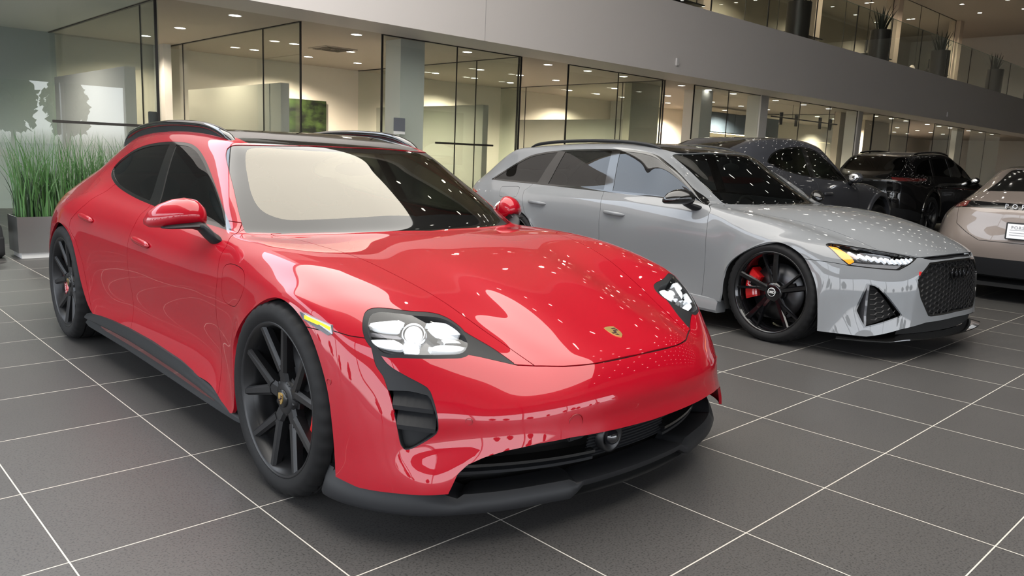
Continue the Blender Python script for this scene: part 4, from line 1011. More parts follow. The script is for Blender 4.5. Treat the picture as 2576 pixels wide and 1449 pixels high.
def build_grey():
    O = O_GREY
    car = thing('estate_car', 'grey estate car with black roof rails and honeycomb grille beside the red car', 'car', (5.5424, 2.0098, 0), -1.64729)
    surf = Surf(wagon_net(), step=.015, creases=[(15, 4)], sig=(2.0, 2.0))
    B = Body(surf); G = .0018
    hood = smooth_poly([(-.425,-.2),(-.425,0),(-.445,.22),(-.50,.44),(-.583,.58),(-.625,.67),(-.60,.735),(-.483,.75),(-.351,.724),(-.176,.687),(.084,.651),(.254,.634),(.422,.626),(.55,.632),(.60,.625),(.686,.552),(.765,.455),(.797,.392),(.825,.28),(.84,.14),(.842,0),(.842,-.2)], 5, sharp=(0,1,14,17,20,21))
    ws = smooth_poly([(-.413,-.2),(-.413,0),(-.433,.22),(-.488,.44),(-.572,.58),(-.648,.668),(-.865,.638),(-1.085,.606),(-1.25,.585),(-1.285,.57),(-1.235,.51),(-1.17,.42),(-1.115,.22),(-1.10,0),(-1.10,-.2)], 5, sharp=(0,1,5,13,14))
    roof = smooth_poly([(-1.104,-.2),(-1.104,0),(-1.12,.22),(-1.175,.42),(-1.24,.51),(-1.33,.545),(-1.75,.565),(-2.45,.572),(-3.0,.56),(-3.30,.54),(-3.36,.45),(-3.39,0),(-3.39,-.2)], 5, sharp=(0,1,11,12))
    gl = smooth_poly([(-.672,.935),(-.75,.943),(-1.249,.962),(-1.802,.969),(-2.604,.983),(-3.40,.990),(-3.54,.994),(-3.45,1.055),(-3.25,1.165),(-3.037,1.258),(-2.814,1.30),(-2.586,1.322),(-2.265,1.34),(-1.9,1.347),(-1.686,1.345),(-1.512,1.332),(-1.38,1.305),(-1.245,1.25),(-1.144,1.208),(-1.029,1.150),(-.904,1.075)], 5, sharp=(0,6))
    B.op('front_fender', 'xz', [(-.66,.95),(-.58,2.0),(1.4,2.0),(1.4,-.2),(-.58,-.2),(-.58,.15)] + xz(O['dgap'])[::-1], lambda x,y,z: x > -1.2, G)
    B.op('hood', 'xy', hood, lambda x,y,z: (z > .62) & (x > -.9), G)
    B.op('front_bumper', 'yz', [(1.2,.645),(.97,.640),(.90,.632),(.851,.621),(.704,.609),(.607,.605),(.519,.646),(.449,.686),(.396,.690),(.28,.697),(.14,.7005),(-.2,.702),(-.2,-.1),(1.2,-.1)], lambda x,y,z: x > .16, G)
    dl, d2, d3 = xz(O['dgap']), xz(O['dgap2']), xz(O['dgap3'])
    B.op('front_door', 'xz', [(-.665,.98)] + dl + [(-.58,.15),(-1.72,.15),(-1.735,.40)] + d2[::-1] + [(-1.81,1.0)], lambda x,y,z: (y > .72) & (z < 1.05), G)
    B.op('rear_door', 'xz', [(-1.81,1.0)] + d2 + [(-1.735,.40),(-1.72,.15),(-2.40,.15),(-2.50,.40),(-2.60,.58)] + d3[::-1] + [(-2.80,1.0)], lambda x,y,z: (y > .72) & (z < 1.05), G)
    B.op('fuel_flap', 'xz', smooth_poly(xz(O['flap']), 4), lambda x,y,z: y > .6, .0014)
    B.op('tailgate', 'yz', [(-.2,.58),(.62,.60),(.66,.90),(.60,1.26),(-.2,1.30)], lambda x,y,z: x < -3.44, G)
    B.op('windscreen', 'xy', ws, lambda x,y,z: (z > .90) & (x < -.3) & (x > -1.5))
    B.op('roof_panel', 'xy', roof, lambda x,y,z: z > 1.2)
    B.op('rear_window', 'xy', [(-3.46,-.2),(-3.46,.50),(-3.50,.56),(-3.74,.56),(-3.80,-.2)], lambda x,y,z: z > 1.04)
    B.op('window_trim', 'xz', gl, lambda x,y,z: (y > .55) & (z > .91))
    B.op('side_window', 'xz', gl, lambda x,y,z: (y > .55) & (z > .91), inset=.017)
    for pl in ([(-1.81,.93),(-1.70,.93),(-1.80,1.37),(-1.90,1.37)], [(-2.77,.93),(-2.60,.93),(-2.50,1.36),(-2.60,1.36),(-2.70,1.14)]):
        B.op('window_trim', 'xz', pl, lambda x,y,z: (y > .55) & (z > .91), on=['side_window'])
    front = lambda x,y,z: x > .24
    B.op('lamp_edge', 'yz', smooth_poly(yz(O['hl'])[:-1], 3, sharp=(6,8,11)), front)
    B.op('headlamp', 'yz', smooth_poly(yz(O['hl'])[:-1], 3, sharp=(6,8,11)), front, inset=.006)
    B.op('vent_strip', 'yz', [(-.2,.7015),(.14,.700),(.28,.6965),(.392,.688),(.40,.680),(.345,.672),(-.2,.684)], front)
    gp = [(-.2,.668),(.2,.666),(.362,.656),(.500,.548),(.460,.42),(.375,.297),(.35,.290),(-.2,.298)]
    B.op('grille_frame', 'yz', gp, front)
    B.op('grille', 'yz', gp, front, inset=.012)
    ip = yz(O['intake'])[:-1]
    B.op('intake_edge', 'yz', ip, front)
    B.op('side_intake', 'yz', ip, front, inset=.008)
    B.op('cutaway', 'yz', [(-.2,.262),(.391,.252),(.61,.214),(.717,.184),(.807,.160),(.89,.163),(.958,.163),(1.2,.163),(1.2,-.1),(-.2,-.1)], lambda x,y,z: x > .16)
    B.op('cutaway', 'xz', [(-2.9,.10),(-2.60,.26),(-2.40,.262),(-1.8,.250),(-1.2,.244),(-.70,.236),(-.436,.228),(-.3,.22),(-.3,-.1),(-2.9,-.1)], lambda x,y,z: y > .6)
    B.op('tail_lamp', 'yz', [(-.2,.90),(.60,.905),(.80,.89),(.855,.86),(.82,.815),(.60,.80),(.30,.83),(-.2,.84)], lambda x,y,z: x < -3.55)
    B.cut()
    gp_ = mat('grey_paint', (.175, .182, .190), .45, coat=1.0, coat_rough=.012, spec=.08)
    blk_g = mat('gloss_black', (.006, .006, .006), .08, coat=.6)
    blk_m = mat('satin_black_plastic', (.011, .0115, .013), .45, spec=.28)
    sg = glass_mat('tinted_glass', (.10, .11, .11), 1.5, .92)
    for nm in ('hood', 'front_bumper', 'body', 'tailgate'):
        panel_object({'body': 'body_shell'}.get(nm, nm), B.get(nm), gp_, car, .014)
    for nm in ('front_fender', 'front_door', 'rear_door'):
        for sd in (-1, 1): panel_object(nm, B.get(nm, sd), gp_, car, .014)
    for sd in (-1, 1): panel_object('fuel_flap', B.get('fuel_flap', sd), gp_, car, .008)
    for u in B.get('gap').pieces(): panel_object('panel_seal', u, mat('seal_grey', (.01, .01, .01), .7), car, 0, .007)
    panel_object('roof_panel', B.get('roof_panel'), blk_g, car, .01, .002, 'gloss black roof panel')
    panel_object('rear_window', B.get('rear_window'), blk_g, car, .006, .002)
    panel_object('tail_lamp', B.get('tail_lamp'), mat('lamp_red', (.25, .004, .006), .1, coat=1), car, .006, -.002)
    panel_object('windscreen', B.get('windscreen'), glass_mat('windscreen_dark', (.40, .43, .42), 1.5, .92), car, 0, .004)
    panel_object('vent_strip', B.get('vent_strip'), blk_m, car, 0, .02)
    panel_object('grille_frame', B.get('grille_frame'), blk_g, car, .03, -.001, 'gloss black grille surround')
    gr = B.get('grille')
    gb = panel_object('grille', gr, mat('liner_black', (.006, .006, .006), .8), car, 0, .040)
    def surf_from(t, off):
        V = t.V; Q = np.stack([V[:, 1], V[:, 2]], 1); N = t.N
        def fn(y, z):
            d = (Q[:, 0]-y)**2 + (Q[:, 1]-z)**2
            k = np.argpartition(d, 4)[:4]; w = 1/(d[k]+1e-7); w /= w.sum()
            return Vector(((V[k, 0]*w).sum() - off, y, z))
        return fn
    gpi = np.array(gp)
    ins = lambda y, z: sdf(gpi, np.array([[abs(y), z]]))[0] < -.004
    hex_mesh('grille_mesh', mat('mesh_black', (.010, .010, .011), .28), gb, surf_from(gr, .014), ins, -.5, .5, .28, .68, .046, .036, .0042)
    b = MB()
    for k in (-1.5, -.5, .5, 1.5):
        b.add(*torus_vf((.885, k*.062, .575), .042, .007), True)
    b.build('ring_emblem', mat('ring_black', (.012, .012, .013), .12, .6), gb)
    b = MB(); b.box((.795, -.462, .566), (.812, -.385, .598), bev=.003); rb = b.build('grille_badge', blk_m, gb)
    b = MB(); b.box((.808, -.470, .568), (.818, -.440, .598), bev=.003); b.build('badge_red_field', mat('badge_red', (.75, .03, .03), .35), gb)
    for sd in (-1, 1):
        panel_object('intake_edge', B.get('intake_edge', sd), blk_g, car, .02, 0, 'gloss black intake edge')
        it = B.get('side_intake', sd)
        io = panel_object('side_intake', it, mat('liner_black', (.006, .006, .006), .8), car, 0, .06)
        fi = surf_from(it, .02); ipp = np.array(ip)
        hex_mesh('intake_mesh', mat('mesh_black', (.010, .010, .011), .28), io, lambda y, z: fi(y, z), lambda y, z: sdf(ipp, np.array([[abs(y), z]]))[0] < -.006 and abs(y) < .768 and y*sd > 0, min(sd*.56, sd*.86), max(sd*.56, sd*.86), .2, .52, .036, .034, .0028)
        m = MB(); ff = surf_from(it, .012)
        ring = []
        for u in np.linspace(0, 1, 9):
            z = .500 - .275*u; yc = .772 + .02*u
            p = ff(sd*yc, z)
            ring.append([(p.x-.002, sd*(yc-.014), z), (p.x+.004, sd*yc, z), (p.x-.004, sd*(yc+.016), z), (p.x-.04, sd*yc, z)])
        m.loft(ring, smooth=False); m.build('intake_blade', mat('blade_grey', (.05, .05, .055), .18, coat=.5), io)
    # head lamps
    chrome = mat('lamp_silver', (.80, .82, .85), .12, .9)
    drl = mat('lamp_white', (.9, .93, .95), .15, 0, emit=(.93, .97, 1.0), estr=.22)
    for sd in (-1, 1):
        panel_object('lamp_edge', B.get('lamp_edge', sd), blk_g, car, .02, 0, 'gloss black lamp edge')
        t = B.get('headlamp', sd)
        hs = panel_object('headlamp', t, mat('lamp_housing', (.01, .01, .011), .18, coat=.5), car, 0, .045)
        def piece(poly, m, off, rim, name):
            u = Tri(t.V.copy(), t.N.copy(), t.T.copy())
            q = np.stack([np.abs(u.V[:, 1]), u.V[:, 2]], 1); u.split(sdf(poly, q))
            q = u.cent(); u = u.sub(sdf(poly, np.stack([np.abs(q[:, 1]), q[:, 2]], 1)) < 0)
            if len(u.T): panel_object(name, u, m, hs, rim, off)
        piece(yz(O['hl_am']), mat('lamp_amber', (.95, .28, .01), .2, emit=(1, .3, .01), estr=.35), .010, .02, 'amber_reflector')
        piece(yz(O['hl_low']), chrome, .012, .02, 'reflector')
        S_ = yz(O['hl_strip'])
        for k in range(11):
            u = k/10; y = .80 - .32*u; z = .690 - .022*u - .018*math.sin(u*3.1)
            piece([(y+.013, z+.022), (y+.001, z+.024), (y-.012, z-.012), (y+.002, z-.014)], drl, .010, .02, 'light_bar')
        piece([(.74,.722),(.66,.716),(.60,.705),(.60,.690),(.66,.690),(.74,.700)], chrome, .022, .02, 'reflector')
        panel_object('lamp_lens', t, glass_mat('clear_lens', (.97, .98, 1.0), 1.5, 1.0), hs, 0, .001)
    # side windows with the trim
    for sd in (-1, 1):
        panel_object('window_trim', B.get('window_trim', sd), blk_g, car, .006, .001, 'gloss black window trim')
        t = B.get('side_window', sd); c = t.cent()[:, 0]
        for nm, m in (('front_side_window', c > -1.78), ('rear_side_window', (c <= -1.78) & (c > -2.62)), ('quarter_window', c <= -2.62)):
            panel_object(nm, t.sub(m), sg, car, 0, .004)
    # lip, sills
    rim = [(.52,.925),(.60,.87),(.69,.80),(.78,.69),(.84,.56),(.88,.42),(.905,.25),(.915,0)]
    fp = smooth_poly([(x, -y) for x, y in rim] + [(x, y) for x, y in rim[:-1]][::-1], 5, closed=False)
    sp = MB(); rings = []
    for x, y in fp:
        L = math.hypot(x-.2, y); ux, uy = (x-.2)/L, y/L; a = abs(y); e = min(1, max(0, (.70-a)/.1))
        z = .128 + .018*e
        rings.append([(x-ux*.14, y-uy*.14, z+.03), (x-ux*.03, y-uy*.03, z+.018), (x+ux*.022*e, y+uy*.022*e, z+.006), (x+ux*.024*e, y+uy*.024*e, z), (x-ux*.14, y-uy*.14, z-.006)])
    sp.loft(rings); sp.build('front_splitter', blk_g, car, auto=.6)
    g = MB(); g.loft([[(.885-.10*(abs(y)/.6)**2, y, .262), (.86-.10*(abs(y)/.6)**2, y, .17)] for y in np.linspace(-.6, .6, 15)], closed=False, cap=False)
    g.build('lower_grille', mat('liner_black', (.006, .006, .006), .8), car)
    for sd in (-1, 1):
        s_ = MB(); rings = []
        for x, y, zt, zb in [(-.428,.950,.234,.135),(-.45,.955,.236,.135),(-.70,.962,.242,.138),(-1.2,.962,.25,.14),(-1.8,.962,.256,.142),(-2.3,.962,.266,.145),(-2.48,.955,.268,.16)]:
            rings.append([(x, sd*(y-.012), zt+.004), (x, sd*(y-.002), zt), (x, sd*(y+.012), zb+.055), (x, sd*(y+.018), zb+.02), (x, sd*(y+.008), zb), (x, sd*(y-.10), zb-.004), (x, sd*(y-.12), zt-.02)])
        s_.loft(rings); s_.build('side_skirt', gp_, car, auto=.5)
        # arch flares: a raised lip around each wheel opening
        for cx, zc, R0 in ((0.0, .365, .375),):
            pass
    fl = MB(); fl.box((-3.9, -.80, .15), (.62, .80, .18)); fl.build('underbody_tray', mat('liner_black', (.006, .006, .006), .8), car)
    for sd in (-1, 1):
        P = [(-1.42,.555,1.362),(-1.50,.560,1.385),(-1.62,.566,1.402),(-1.85,.572,1.418),(-2.2,.578,1.422),(-2.6,.578,1.412),(-2.9,.574,1.392),(-3.05,.570,1.372),(-3.15,.566,1.345)]
        S = smooth3(P, 5); r = MB()
        r.tube([(x, sd*y, z) for x, y, z in S], [.006+.017*min(1, i/5, (len(S)-1-i)/5) for i in range(len(S))], 12, flat=(.8, .7))
        r.build('roof_rail', blk_m, car)
    sp = MB(); sp.loft([[(-3.46,y,1.327-.10*(abs(y)/.62)**4), (-3.53,y,1.303-.10*(abs(y)/.62)**4), (-3.53,y,1.292-.10*(abs(y)/.62)**4), (-3.44,y,1.29-.10*(abs(y)/.62)**4)] for y in np.linspace(-.60, .60, 15)])
    sp.build('roof_spoiler', gp_, car, auto=.6)
    for sd in (-1, 1):
        m = MB(); rings = []
        for yy, cx, cz, hx, hz in [(.905,-.80,.965,.02,.03),(.915,-.80,.97,.055,.05),(.94,-.81,.978,.085,.066),(.985,-.83,.982,.092,.070),(1.03,-.855,.978,.086,.064),(1.065,-.88,.968,.07,.05),(1.09,-.90,.955,.04,.03),(1.098,-.91,.95,.012,.01)]:
            rings.append([(cx+hx*(math.cos(t) if math.cos(t) > 0 else .6*math.cos(t)), sd*yy, cz+hz*(math.sin(t) if math.sin(t) > 0 else .72*math.sin(t))) for t in np.linspace(0, 2*math.pi, 24, endpoint=False)])
        m.loft(rings); mo_ = m.build('door_mirror', blk_g, car)
        b = MB(); b.loft([[(cx+hx*math.cos(t), sd*yy, cz+hz*math.sin(t)) for t in np.linspace(0, 2*math.pi, 14, endpoint=False)] for yy, cx, cz, hx, hz in [(.86,-.755,.905,.05,.025),(.90,-.77,.915,.05,.025),(.94,-.80,.935,.045,.02),(.97,-.82,.95,.03,.012)]])
        b.build('mirror_arm', blk_m, mo_, auto=.7)
        for (xa, ya, za), (xb, yb, zb) in (O['handle1'], O['handle2']):
            h = MB(); rings = []
            for u in np.linspace(0, 1, 15):
                e = max(0.02, (1-abs(2*u-1)**5))**.5; lift = .030*(1-abs(2*u-1)**4)
                x, y, z = xa+(xb-xa)*u, ya+(yb-ya)*u, za+(zb-za)*u
                rings.append([(x, sd*(y+lift+.012*e*math.cos(t)), z+.017*e*math.sin(t)) for t in np.linspace(0, 2*math.pi, 12, endpoint=False)])
            h.loft(rings); h.build('door_handle', gp_, car)
    def cap(ty, M, f):
        b = MB(); b.lathe([(0, f+.004), (.030, f+.004), (.034, f), (.034, f-.012)], 32, M=M); hc = b.build('hub_cap', mat('cap_black', (.012, .012, .012), .25), ty)
        b = MB(); b.lathe([(.028, f+.0045), (.0315, f+.0045), (.0315, f+.002)], 32, M=M)
        for k in (-1.5, -.5, .5, 1.5):
            V, Fc = torus_vf((k*.0105, f+.005, 0), .0075, .0012, 16, 'y'); b.add([M @ Vector(p) for p in V], Fc, True)
        b.build('cap_rings', mat('white_print', (.85, .85, .85), .4), hc)
    cal = mat('caliper_red_dark', (.50, .006, .008), .25, coat=.8)
    rim_m = mat('gloss_black_rim', (.006, .006, .007), .10, .3, coat=.6)
    for x, y, W in ((0, .815, .285), (0, -.815, .285), (-2.93, .815, .285), (-2.93, -.815, .285)):
        wheel(car, 'wheel', x, y, .366, W, .294, 'vspoke', None, rim_m, cap, cal, 0, ('RS', .05, 90), caliper_ang=172 if x == 0 else 8)
    wheel_house(car, 0.0, .40, .60, .945, .366); wheel_house(car, -2.93, .40, .60, .945, .366)
    cabin(car, -.47, .06, wheel_y=.36)
    return car

def torus_vf(c, R, r, n=28, axis='x', m=8):
    V, Fc = [], []
    for i in range(n):
        a = 2*math.pi*i/n
        for k in range(m):
            t = 2*math.pi*k/m; q = R + r*math.cos(t); u, v, w = q*math.cos(a), q*math.sin(a), r*math.sin(t)
            V.append({'x': (c[0]+w, c[1]+u, c[2]+v), 'y': (c[0]+u, c[1]+w, c[2]+v), 'z': (c[0]+u, c[1]+v, c[2]+w)}[axis])
    for i in range(n):
        for k in range(m): Fc.append((i*m+k, i*m+(k+1) % m, ((i+1) % n)*m+(k+1) % m, ((i+1) % n)*m+k))
    return V, Fc
# ---------------------------------------------------------------- the building
def struct(name, b, m, parent=None, **k):
    o = b.build(name, m, parent, **k)
    if parent is None: o['kind'] = 'structure'
    return o

def tile_material():
    m = bpy.data.materials.new('floor_tiles'); m.use_nodes = True; nt = m.node_tree; N = nt.nodes; L = nt.links
    b = N['Principled BSDF']
    geo = N.new('ShaderNodeNewGeometry'); sep = N.new('ShaderNodeSeparateXYZ'); L.new(geo.outputs['Position'], sep.inputs[0])
    def math_(op, a, v=None, c=None):
        n = N.new('ShaderNodeMath'); n.operation = op
        for i, x in enumerate((a, v, c)):
            if x is None: continue
            if hasattr(x, 'links') or hasattr(x, 'is_linked'): L.new(x, n.inputs[i])
            else: n.inputs[i].default_value = x
        return n.outputs[0]
    lines, cells = [], []
    for ax in ('X', 'Y'):
        s = math_('DIVIDE', sep.outputs[ax], .6 if ax == 'X' else .6044)
        d = math_('ABSOLUTE', math_('SUBTRACT', s, math_('ROUND', s)))
        lines.append(math_('LESS_THAN', d, .0040)); cells.append(math_('FLOOR', s))
    line = math_('MAXIMUM', lines[0], lines[1])
    cell = N.new('ShaderNodeCombineXYZ'); L.new(cells[0], cell.inputs[0]); L.new(cells[1], cell.inputs[1])
    wn = N.new('ShaderNodeTexWhiteNoise'); wn.noise_dimensions = '2D'; L.new(cell.outputs[0], wn.inputs['Vector'])
    n1 = N.new('ShaderNodeTexNoise'); n1.inputs['Scale'].default_value = 130; n1.inputs['Detail'].default_value = 3; L.new(geo.outputs['Position'], n1.inputs['Vector'])
    n2 = N.new('ShaderNodeTexNoise'); n2.inputs['Scale'].default_value = 1.3; L.new(geo.outputs['Position'], n2.inputs['Vector'])
    cr = N.new('ShaderNodeValToRGB'); L.new(n1.outputs['Fac'], cr.inputs[0])
    cr.color_ramp.elements[0].position = .33; cr.color_ramp.elements[0].color = (.032, .031, .031, 1)
    cr.color_ramp.elements[1].position = .50; cr.color_ramp.elements[1].color = (.070, .067, .065, 1)
    e = cr.color_ramp.elements.new(.70); e.color = (.070, .067, .065, 1)
    f = math_('ADD', math_('MULTIPLY', wn.outputs['Value'], .10), math_('MULTIPLY', n2.outputs['Fac'], .25))
    f = math_('ADD', f, .82)
    mul = N.new('ShaderNodeMix'); mul.data_type = 'RGBA'; mul.blend_type = 'MULTIPLY'; mul.inputs['Factor'].default_value = 1
    L.new(cr.outputs[0], mul.inputs['A']); comb = N.new('ShaderNodeCombineColor')
    for i in range(3): L.new(f, comb.inputs[i])
    L.new(comb.outputs[0], mul.inputs['B'])
    mx = N.new('ShaderNodeMix'); mx.data_type = 'RGBA'; L.new(line, mx.inputs['Factor']); L.new(mul.outputs['Result'], mx.inputs['A'])
    mx.inputs['B'].default_value = (.50, .47, .42, 1)
    L.new(mx.outputs['Result'], b.inputs['Base Color'])
    r = math_('ADD', math_('MULTIPLY', n1.outputs['Fac'], .12), .36); L.new(math_('MAXIMUM', r, math_('MULTIPLY', line, .7)), b.inputs['Roughness'])
    b.inputs['Specular IOR Level'].default_value = .42
    bp = N.new('ShaderNodeBump'); bp.inputs['Strength'].default_value = .10; bp.inputs['Distance'].default_value = .0012
    L.new(n1.outputs['Fac'], bp.inputs['Height']); L.new(bp.outputs[0], b.inputs['Normal'])
    return m

YG, YF, ZC, ZT = 9.95, 9.05, 3.02, 4.41          # office glass line, fascia face, soffit and slab top

def downlight_at(x, y, z, mesh_src=[None], r=.075, group=None, label=None):
    if mesh_src[0] is None:
        ring = MB(); ring.lathe([(.095, -.002), (.095, -.006), (.084, -.006), (.080, -.001)], 24, 'z')
        o = ring.build('ceiling_light', mat('light_trim', (.75, .74, .72), .4))
        d = MB(); d.lathe([(.0, -.004), (.082, -.004)], 24, 'z'); d.build('diffuser', mat('downlight_glow', (1, 1, 1), .5, emit=(1, .95, .86), estr=12), o)
        o.location = (x, y, z); mesh_src[0] = o
    else:
        o = mesh_src[0].copy(); COL.objects.link(o); o.location = (x, y, z)
        for ch in mesh_src[0].children:
            c = ch.copy(); COL.objects.link(c); c.parent = o
    return tag(o, label, 'ceiling light', group)

def glass_wall(name, p0, p1, z0, z1, joints, header=True, t=.012, gm=None, lab=None):
    """pane from p0 to p1 with dark head channel and dark joints (fractions along it) as its parts"""
    p0, p1 = Vector((*p0, 0)), Vector((*p1, 0)); d = p1 - p0; L = d.length; a = math.atan2(d.y, d.x)
    M = Matrix.Translation((p0.x, p0.y, 0)) @ Matrix.Rotation(a, 4, 'Z')
    b = MB(); b.box((0, -t/2, z0), (L, t/2, z1)); 
    o = b.build(name, gm or GM); o.matrix_world = M; o['kind'] = 'structure'
    dk = mat('joint_dark', (.012, .011, .010), .5)
    if header:
        h = MB(); h.box((0, -.02, z1-.012), (L, .02, z1+.012)); h.build('head_channel', dk, o)
    for f in joints:
        wd = .016 if f in (0, 1) else .007
        h = MB(); h.box((f*L-wd, -t/2-.003, z0), (f*L+wd, t/2+.003, z1)); h.build('glass_joint', dk, o)
    return o

def build_room():
    global GM
    GM = glass_mat('office_glass', (.92, .95, .93), 1.5, 1.0)
    white = mat('wall_white', (.66, .645, .62), .6, noise=(3, .02))
    cream = mat('wall_cream', (.62, .55, .46), .6)
    brown = mat('ceiling_taupe', (.46, .405, .35), .65)
    fasc = mat('fascia_white', (.64, .605, .59), .55)
    b = MB(); b.box((-9, -8.2, -.12), (46, 17.2, 0)); struct('floor', b, tile_material())
    # slab edge between the storeys
    b = MB(); b.box((-9, YF, ZC), (46, YF+.85, ZT)); o = struct('trim_1', b, fasc)
    for x in (7.9,):
        g = MB(); g.box((x-.004, YF-.002, ZC), (x+.004, YF+.001, ZT)); g.build('panel_joint', mat('joint_grey', (.30, .29, .29), .6), o)
    b = MB(); b.box((3.18, YF+.85, ZC), (46, 17.2, ZC+.12)); struct('ceiling_office', b, brown)
    b = MB(); b.box((-9, YF+.85, ZC), (3.18, 17.2, ZC+.12)); struct('ceiling_lounge', b, mat('ceiling_white', (.74, .74, .71), .6))
    b = MB(); b.box((-9, YF+.85, ZT-.3), (46, 17.2, ZT-.02)); struct('floor_upper', b, mat('carpet_grey', (.12, .115, .11), .8))
    # back walls
    b = MB(); b.box((3.18, 15.35, 0), (46, 15.55, ZC)); struct('wall_back', b, mat('wall_warm', (.72, .67, .59), .6))
    b = MB(); b.box((-9, 15.1, 0), (3.3, 15.3, ZC)); struct('wall_lounge', b, mat('wall_slate', (.34, .38, .37), .5))
    b = MB(); b.box((2.5, 17.0, ZT), (46, 17.2, 8.4)); b.box((2.4, 9.1, ZT), (2.5, 17.2, 8.4)); struct('wall_upper', b, mat('wall_upper_beige', (.50, .44, .37), .6))
    b = MB(); b.box((46, -8.2, 0), (46.2, 17.2, 8.6)); struct('wall_right', b, white)
    # front glass of the offices: panes between open doorways
    GX = [(1.13, 3.18, [1]), (6.58, 9.58, [0, .5, 1]), (10.84, 13.88, [0, .5, 1]), (15.11, 18.05, [0, .5]), (18.42, 23.9, [.33, .66, 1]), (25.17, 28.1, [0, .5, 1]), (30.5, 33.7, [0, .5, 1]), (34.5, 38.4, [.5])]
    n = 1
    for x0, x1, j in GX: glass_wall(f'window_{n}', (x0, YG), (x1, YG), 0, ZC, j); n += 1
    # glass cross walls
    for k, x in enumerate((3.22, 5.20, 9.55, 14.0, 25.2)):
        glass_wall(f'window_{n}', (x, YG+.03), (x, 15.3), 0, ZC, [0, .22, .82] if x > 4 else [.12]); n += 1
    # low white partitions standing just inside each cross wall
    for k, (x, y0, y1) in enumerate(((3.06, 10.6, 14.0), (5.33, 10.7, 14.3), (9.78, 11.1, 14.8), (14.35, 11.2, 15.0))):
        b = MB(); b.box((x-.07, y0, 0), (x+.07, y1, 2.2), bev=.004); tag(struct(f'wall_partition_{k+1}', b, mat('partition_white', (.46, .43, .39), .6)), kind='structure')
    # piers and columns
    for x0, x1, y0, y1, m in ((18.05, 18.42, 9.9, 10.3, white), (23.9, 24.2, 9.9, 10.3, white), (7.02, 7.5, 10.08, 10.5, white), (16.1, 16.6, 10.4, 10.9, white), (14.02, 15.10, 10.9, 11.1, cream), (4.98, 5.12, 14.7, 15.2, white), (24.2, 25.1, 10.6, 10.8, cream), (28.2, 30.4, 11.5, 11.7, cream), (33.75, 34.4, 10.2, 10.4, white), (18.6, 19.0, 15.0, 15.3, white)):
        b = MB(); b.box((x0, y0, 0), (x1, y1, ZC)); struct(f'wall_pier_{n}', b, m); n += 1
    # upper storey: balustrade glass, glazed office front, soffit
    n = 21
    for i in range(17):
        x0 = 2.5 + i*2.35
        w = glass_wall(f'window_{n}', (x0, YF+.06), (x0+2.34, YF+.06), ZT, 5.62, [0], header=False); n += 1
        h = MB(); h.box((0, -.010, 1.205+ZT), (2.34, .010, 1.215+ZT)); h.build('top_edge', mat('edge_green', (.25, .33, .29), .2), w)
    b = MB(); b.box((2.4, 8.8, 8.3), (46, 17.2, 8.45)); struct('ceiling_upper', b, brown)
    b = MB(); b.box((2.4, 8.6, 8.3), (46, 8.8, 9.2)); b.box((-9, 8.8, 6.3), (2.4, 9.05, 9.2)); struct('trim_2', b, fasc)
    for i, (x0, x1) in enumerate(((12, 19.4), (20.0, 26.2), (26.9, 33.2), (34.0, 40.5))):
        glass_wall(f'window_{n}', (x0, 13.0), (x1, 13.0), ZT, 8.3, [0, .33, .66, 1]); n += 1
        b = MB(); b.box((x1+.05, 12.8, ZT), (x1+.5, 13.3, 8.3)); struct(f'wall_pier_{n}', b, mat('pier_beige', (.62, .52, .42), .6))
        for z in (5.35, 5.95):
            t = MB(); t.box((x0, 16.96, z), (x1, 17.0, z+.05)); struct(f'trim_{n}{int(z)}', t, mat('joint_dark', (.012, .011, .010), .5))
    # hall: glazed front and left sides, dark ceiling with downlights, luminous roof light over the near half
    dark = mat('hall_ceiling', (.085, .08, .075), .7)
    b = MB(); b.box((7.1, -8.2, 8.6), (46, 8.8, 8.8)); struct('ceiling', b, dark)
    b = MB(); b.box((-9, -8.2, 8.6), (7.1, 8.8, 8.8)); struct('ceiling_margin', b, white)
    b = MB(); b.box((-1.6, -3.2, 6.2), (5.45, 8.6, 6.34)); struct('ceiling_rooflight', b, mat('rooflight_glow', (.9, .9, .88), .6, emit=(1.0, .965, .90), estr=ROOF_E))
    for k, (x, y) in enumerate(((-1.0, -2.6), (4.9, -2.6), (-1.0, 8.0), (4.9, 8.0))):
        b = MB(); b.tube([(x, y, 6.34), (x, y, 8.6)], .02, 8); struct(f'trim_hanger_{k+1}', b, mat('hanger_grey', (.3, .3, .3), .5))
    alu = mat('mullion_alu', (.55, .55, .56), .4, .6)
    n = 1
    for i in range(5):
        x = -9 + i*3.9
        b = MB(); b.box((x-.05, -8.25, 0), (x+.05, -8.10, 8.6)); struct(f'trim_front_{i+1}', b, alu)
    b = MB(); b.box((-9, -8.35, 2.95), (46, -8.10, 6.6)); b.box((8.5, -8.35, 0), (46, -8.10, 2.95)); struct('wall_front', b, mat('wall_front_grey', (.22, .21, .205), .6))
    b = MB(); b.box((-9, -8.35, 6.6), (46, -8.10, 8.6)); struct('wall_front_head', b, fasc)
    for i in range(5):
        y = -8.1 + i*4.2
        b = MB(); b.box((-9.1, y-.05, 0), (-8.95, y+.05, 8.6)); struct(f'trim_left_{i+1}', b, alu)
    b = MB(); b.box((-9.2, -8.2, 3.2), (-8.95, 9.0, 4.4)); b.box((-9.2, -8.2, 6.5), (-8.95, 9.0, 8.7)); struct('wall_left', b, fasc)
    b = MB(); b.box((-120, -140, -.25), (160, -8.3, -.12)); b.box((-120, -8.3, -.25), (-9.1, 120, -.12)); struct('ground', b, mat('asphalt', (.16, .16, .155), .8))
    # office lamps and their light
    k = 0
